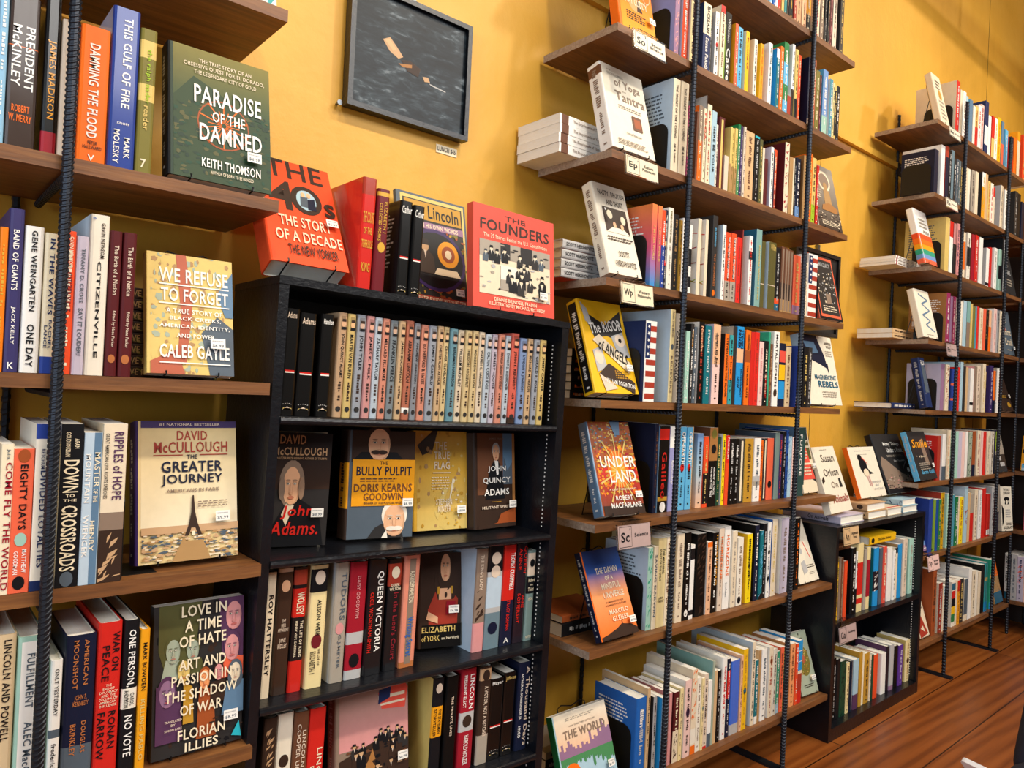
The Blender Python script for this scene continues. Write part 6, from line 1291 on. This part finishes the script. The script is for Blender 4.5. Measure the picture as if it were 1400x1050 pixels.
# ------------------------------------------------------------------ build the books: the 300 that show largest one by one, the rest together
def seen(a, k):
    """How large a book shows in the photograph: its spine, or its front cover when it faces out (pixels squared)."""
    m, th_, h_, d_ = a[0], a[1], a[2], a[3]
    pts = [(-th_ / 2, 0, 0), (th_ / 2, 0, 0), (th_ / 2, 0, h_), (-th_ / 2, 0, h_)]
    if k.get('front'): pts = [(th_ / 2, 0, 0), (th_ / 2, d_, 0), (th_ / 2, d_, h_), (th_ / 2, 0, h_)]
    P = []
    for p in pts:
        q = m @ Vector(p) - Vector((0, 0, CAMZ)); c = q.dot(fwd)
        P.append((min(1400, max(0, 700 + 1003.55 * q.dot(right) / c)), min(1050, max(0, 525 - 1003.55 * q.dot(up) / c))))
    return abs(sum(P[i][0] * P[(i + 1) % 4][1] - P[(i + 1) % 4][0] * P[i][1] for i in range(4))) / 2
order = sorted(range(len(PENDING)), key=lambda i: -seen(*PENDING[i]) - (1e6 if PENDING[i][1].get('front') else 0))
keep = set(order[:300])
for i, (a, k) in enumerate(PENDING):
    if i in keep: make_book(*a, **k)
if len(order) > 300:
    SINK = MB()
    for i in order[300:]: make_book(*PENDING[i][0], **PENDING[i][1])
    o = SINK.build('small_books', [MP, MPG]); tag(o, 'all the smaller, farther and half-hidden books filling the shelves', 'books'); o['kind'] = 'stuff'
# ------------------------------------------------------------------ seated customer at the lower right edge
def skinned(name, verts, edges, rad, m, parent):
    bm_ = __import__('bmesh').new(); lay = bm_.verts.layers.skin.verify(); vs = [bm_.verts.new(p) for p in verts]
    for a, d in edges: bm_.edges.new((vs[a], vs[d]))
    for i, (q, r) in enumerate(zip(vs, rad)): q[lay].radius = (r, r) if not isinstance(r, tuple) else r; q[lay].use_root = (i == 0)
    me = bpy.data.meshes.new(name); bm_.to_mesh(me); bm_.free(); me.materials.append(m)
    o = bpy.data.objects.new(name, me); COL.objects.link(o); o.parent = parent; o.matrix_parent_inverse = parent.matrix_world.inverted()
    s = o.modifiers.new('skin', 'SKIN'); s.use_smooth_shade = True; u = o.modifiers.new('subdivision', 'SUBSURF'); u.levels = 2; u.render_levels = 2
    return o
PX, PY = 2.10, .10
per = empty('person', T(PX, PY, 0), 'person in dark navy clothes seated at lower right with one knee in view', 'person')
k1, k2 = (1.745, .424, .438), (1.66, .24, .485); h1, h2 = (2.13, .19, .53), (2.02, .03, .53); a1, a2 = (1.735, .43, .10), (1.62, .27, .10); f1, f2 = (1.62, .53, .045), (1.51, .37, .045)
pel = (2.10, .10, .56); ch = (2.11, .10, .92); nk = (2.10, .11, 1.10); s1, s2 = (2.20, .25, 1.04), (2.00, -.05, 1.04); e1, e2 = (2.03, .42, .74), (1.84, .03, .72); w1, w2 = (1.765, .425, .415), (1.72, .16, .60)
skinned('body', [pel, ch, nk, (2.09, .12, 1.19), (2.07, .135, 1.27), (2.065, .14, 1.36), s1, e1, w1, s2, e2, w2, h1, k1, a1, f1, h2, k2, a2, f2, (1.70, .44, .395), (1.68, .20, .58)],
 [(0, 1), (1, 2), (2, 3), (3, 4), (4, 5), (1, 6), (6, 7), (7, 8), (1, 9), (9, 10), (10, 11), (0, 12), (12, 13), (13, 14), (14, 15), (0, 16), (16, 17), (17, 18), (18, 19), (8, 20), (11, 21)],
 [.13, .13, .06, .055, .085, .075, .055, .042, .028, .055, .042, .028, .085, .058, .038, .03, .085, .058, .038, .03, (.036, .018), (.036, .018)], MSK, per)
skinned('trousers', [pel, h1, k1, (a1[0], a1[1], .14), h2, k2, (a2[0], a2[1], .14)], [(0, 1), (1, 2), (2, 3), (0, 4), (4, 5), (5, 6)], [.145, .098, .072, .06, .098, .072, .06], MCL, per)
skinned('jacket', [(2.10, .10, .60), ch, (2.10, .11, 1.07), s1, e1, (w1[0] + .02, w1[1], w1[2] + .02), s2, e2, (w2[0] + .02, w2[1], w2[2] + .01)], [(0, 1), (1, 2), (1, 3), (3, 4), (4, 5), (1, 6), (6, 7), (7, 8)], [.16, .15, .075, .072, .058, .044, .072, .058, .044], MCL, per)
skinned('hair', [(2.085, .125, 1.36), (2.11, .10, 1.32), (2.12, .09, 1.24)], [(0, 1), (1, 2)], [.088, .08, .05], MHR, per)
for a_, n_ in ((f1, 1), (f2, 2)):
    skinned('shoe', [(a_[0] + .10, a_[1] - .09, .05), (a_[0] + .02, a_[1] - .02, .042), (a_[0] - .03, a_[1] + .025, .035)], [(0, 1), (1, 2)], [.045, .044, .034], MSH, per)
for bx, palm in ((0, Vector((1.70, .44, .395))), (1, Vector((1.68, .20, .58)))):
    dr = Vector((-.80, .14, .45)).normalized() if bx == 0 else Vector((-.78, .6, -.2)).normalized(); sd = Vector((.5, .8, .1)).normalized()
    for i, L in enumerate((.065, .075, .07, .055)):
        b0 = palm + sd * (.027 - .018 * i) + dr * .02; skinned('finger', [b0, b0 + dr * L * .5 + Vector((0, 0, .004)), b0 + dr * L * .85 + Vector((0, 0, -.012))], [(0, 1), (1, 2)], [.0095, .0085, .0075], MSK, per)
    b0 = palm + sd * .03 - dr * .01; skinned('thumb', [b0, b0 + sd * .02 + dr * .03 + Vector((0, 0, .012)), b0 + sd * .012 + dr * .06 + Vector((0, 0, .016))], [(0, 1), (1, 2)], [.012, .010, .008], MSK, per)
# phone, held along the knee
bm = MB(); L, Wd, Th, r = .15, .072, .009, .010
pts = []
for cx, cy, a0 in ((L - r, Wd / 2 - r, 0), (r, Wd / 2 - r, 90), (r, -Wd / 2 + r, 180), (L - r, -Wd / 2 + r, 270)):
    pts += [(cx + r * math.cos(math.radians(a0 + q * 30)), cy + r * math.sin(math.radians(a0 + q * 30))) for q in range(4)]
bm.face([(a, c, Th) for a, c in pts]); bm.face([(a, c, 0) for a, c in pts[::-1]])
for i in range(len(pts)):
    a, c = pts[i], pts[(i + 1) % len(pts)]; bm.face([(a[0], a[1], 0), (c[0], c[1], 0), (c[0], c[1], Th), (a[0], a[1], Th)])
o = bm.build('phone', [MPH, MBL]); X = Vector((.62, -.22, -.75)).normalized(); Yv = Vector((.3, .95, -.03)); Yv = (Yv - X * Yv.dot(X)).normalized(); Zv = X.cross(Yv)
o.matrix_world = T(1.592, .466, .524) @ Matrix((X, Yv, Zv)).transposed().to_4x4(); tag(o, 'white phone held beside the seated person\'s knee', 'phone')
root = empty('stool', T(PX, PY, 0), 'wooden stool under the seated person', 'stool')
bm = MB(); bm.tube([(0, 0, .295), (0, 0, .33)], .17, 24); bm.build('seat', MST, root)
for q in range(4):
    an = PI / 4 + q * PI / 2; bm = MB(); bm.tube([(.15 * math.cos(an), .15 * math.sin(an), .0), (.11 * math.cos(an), .11 * math.sin(an), .296)], .016, 8); bm.build('leg', MST, root)
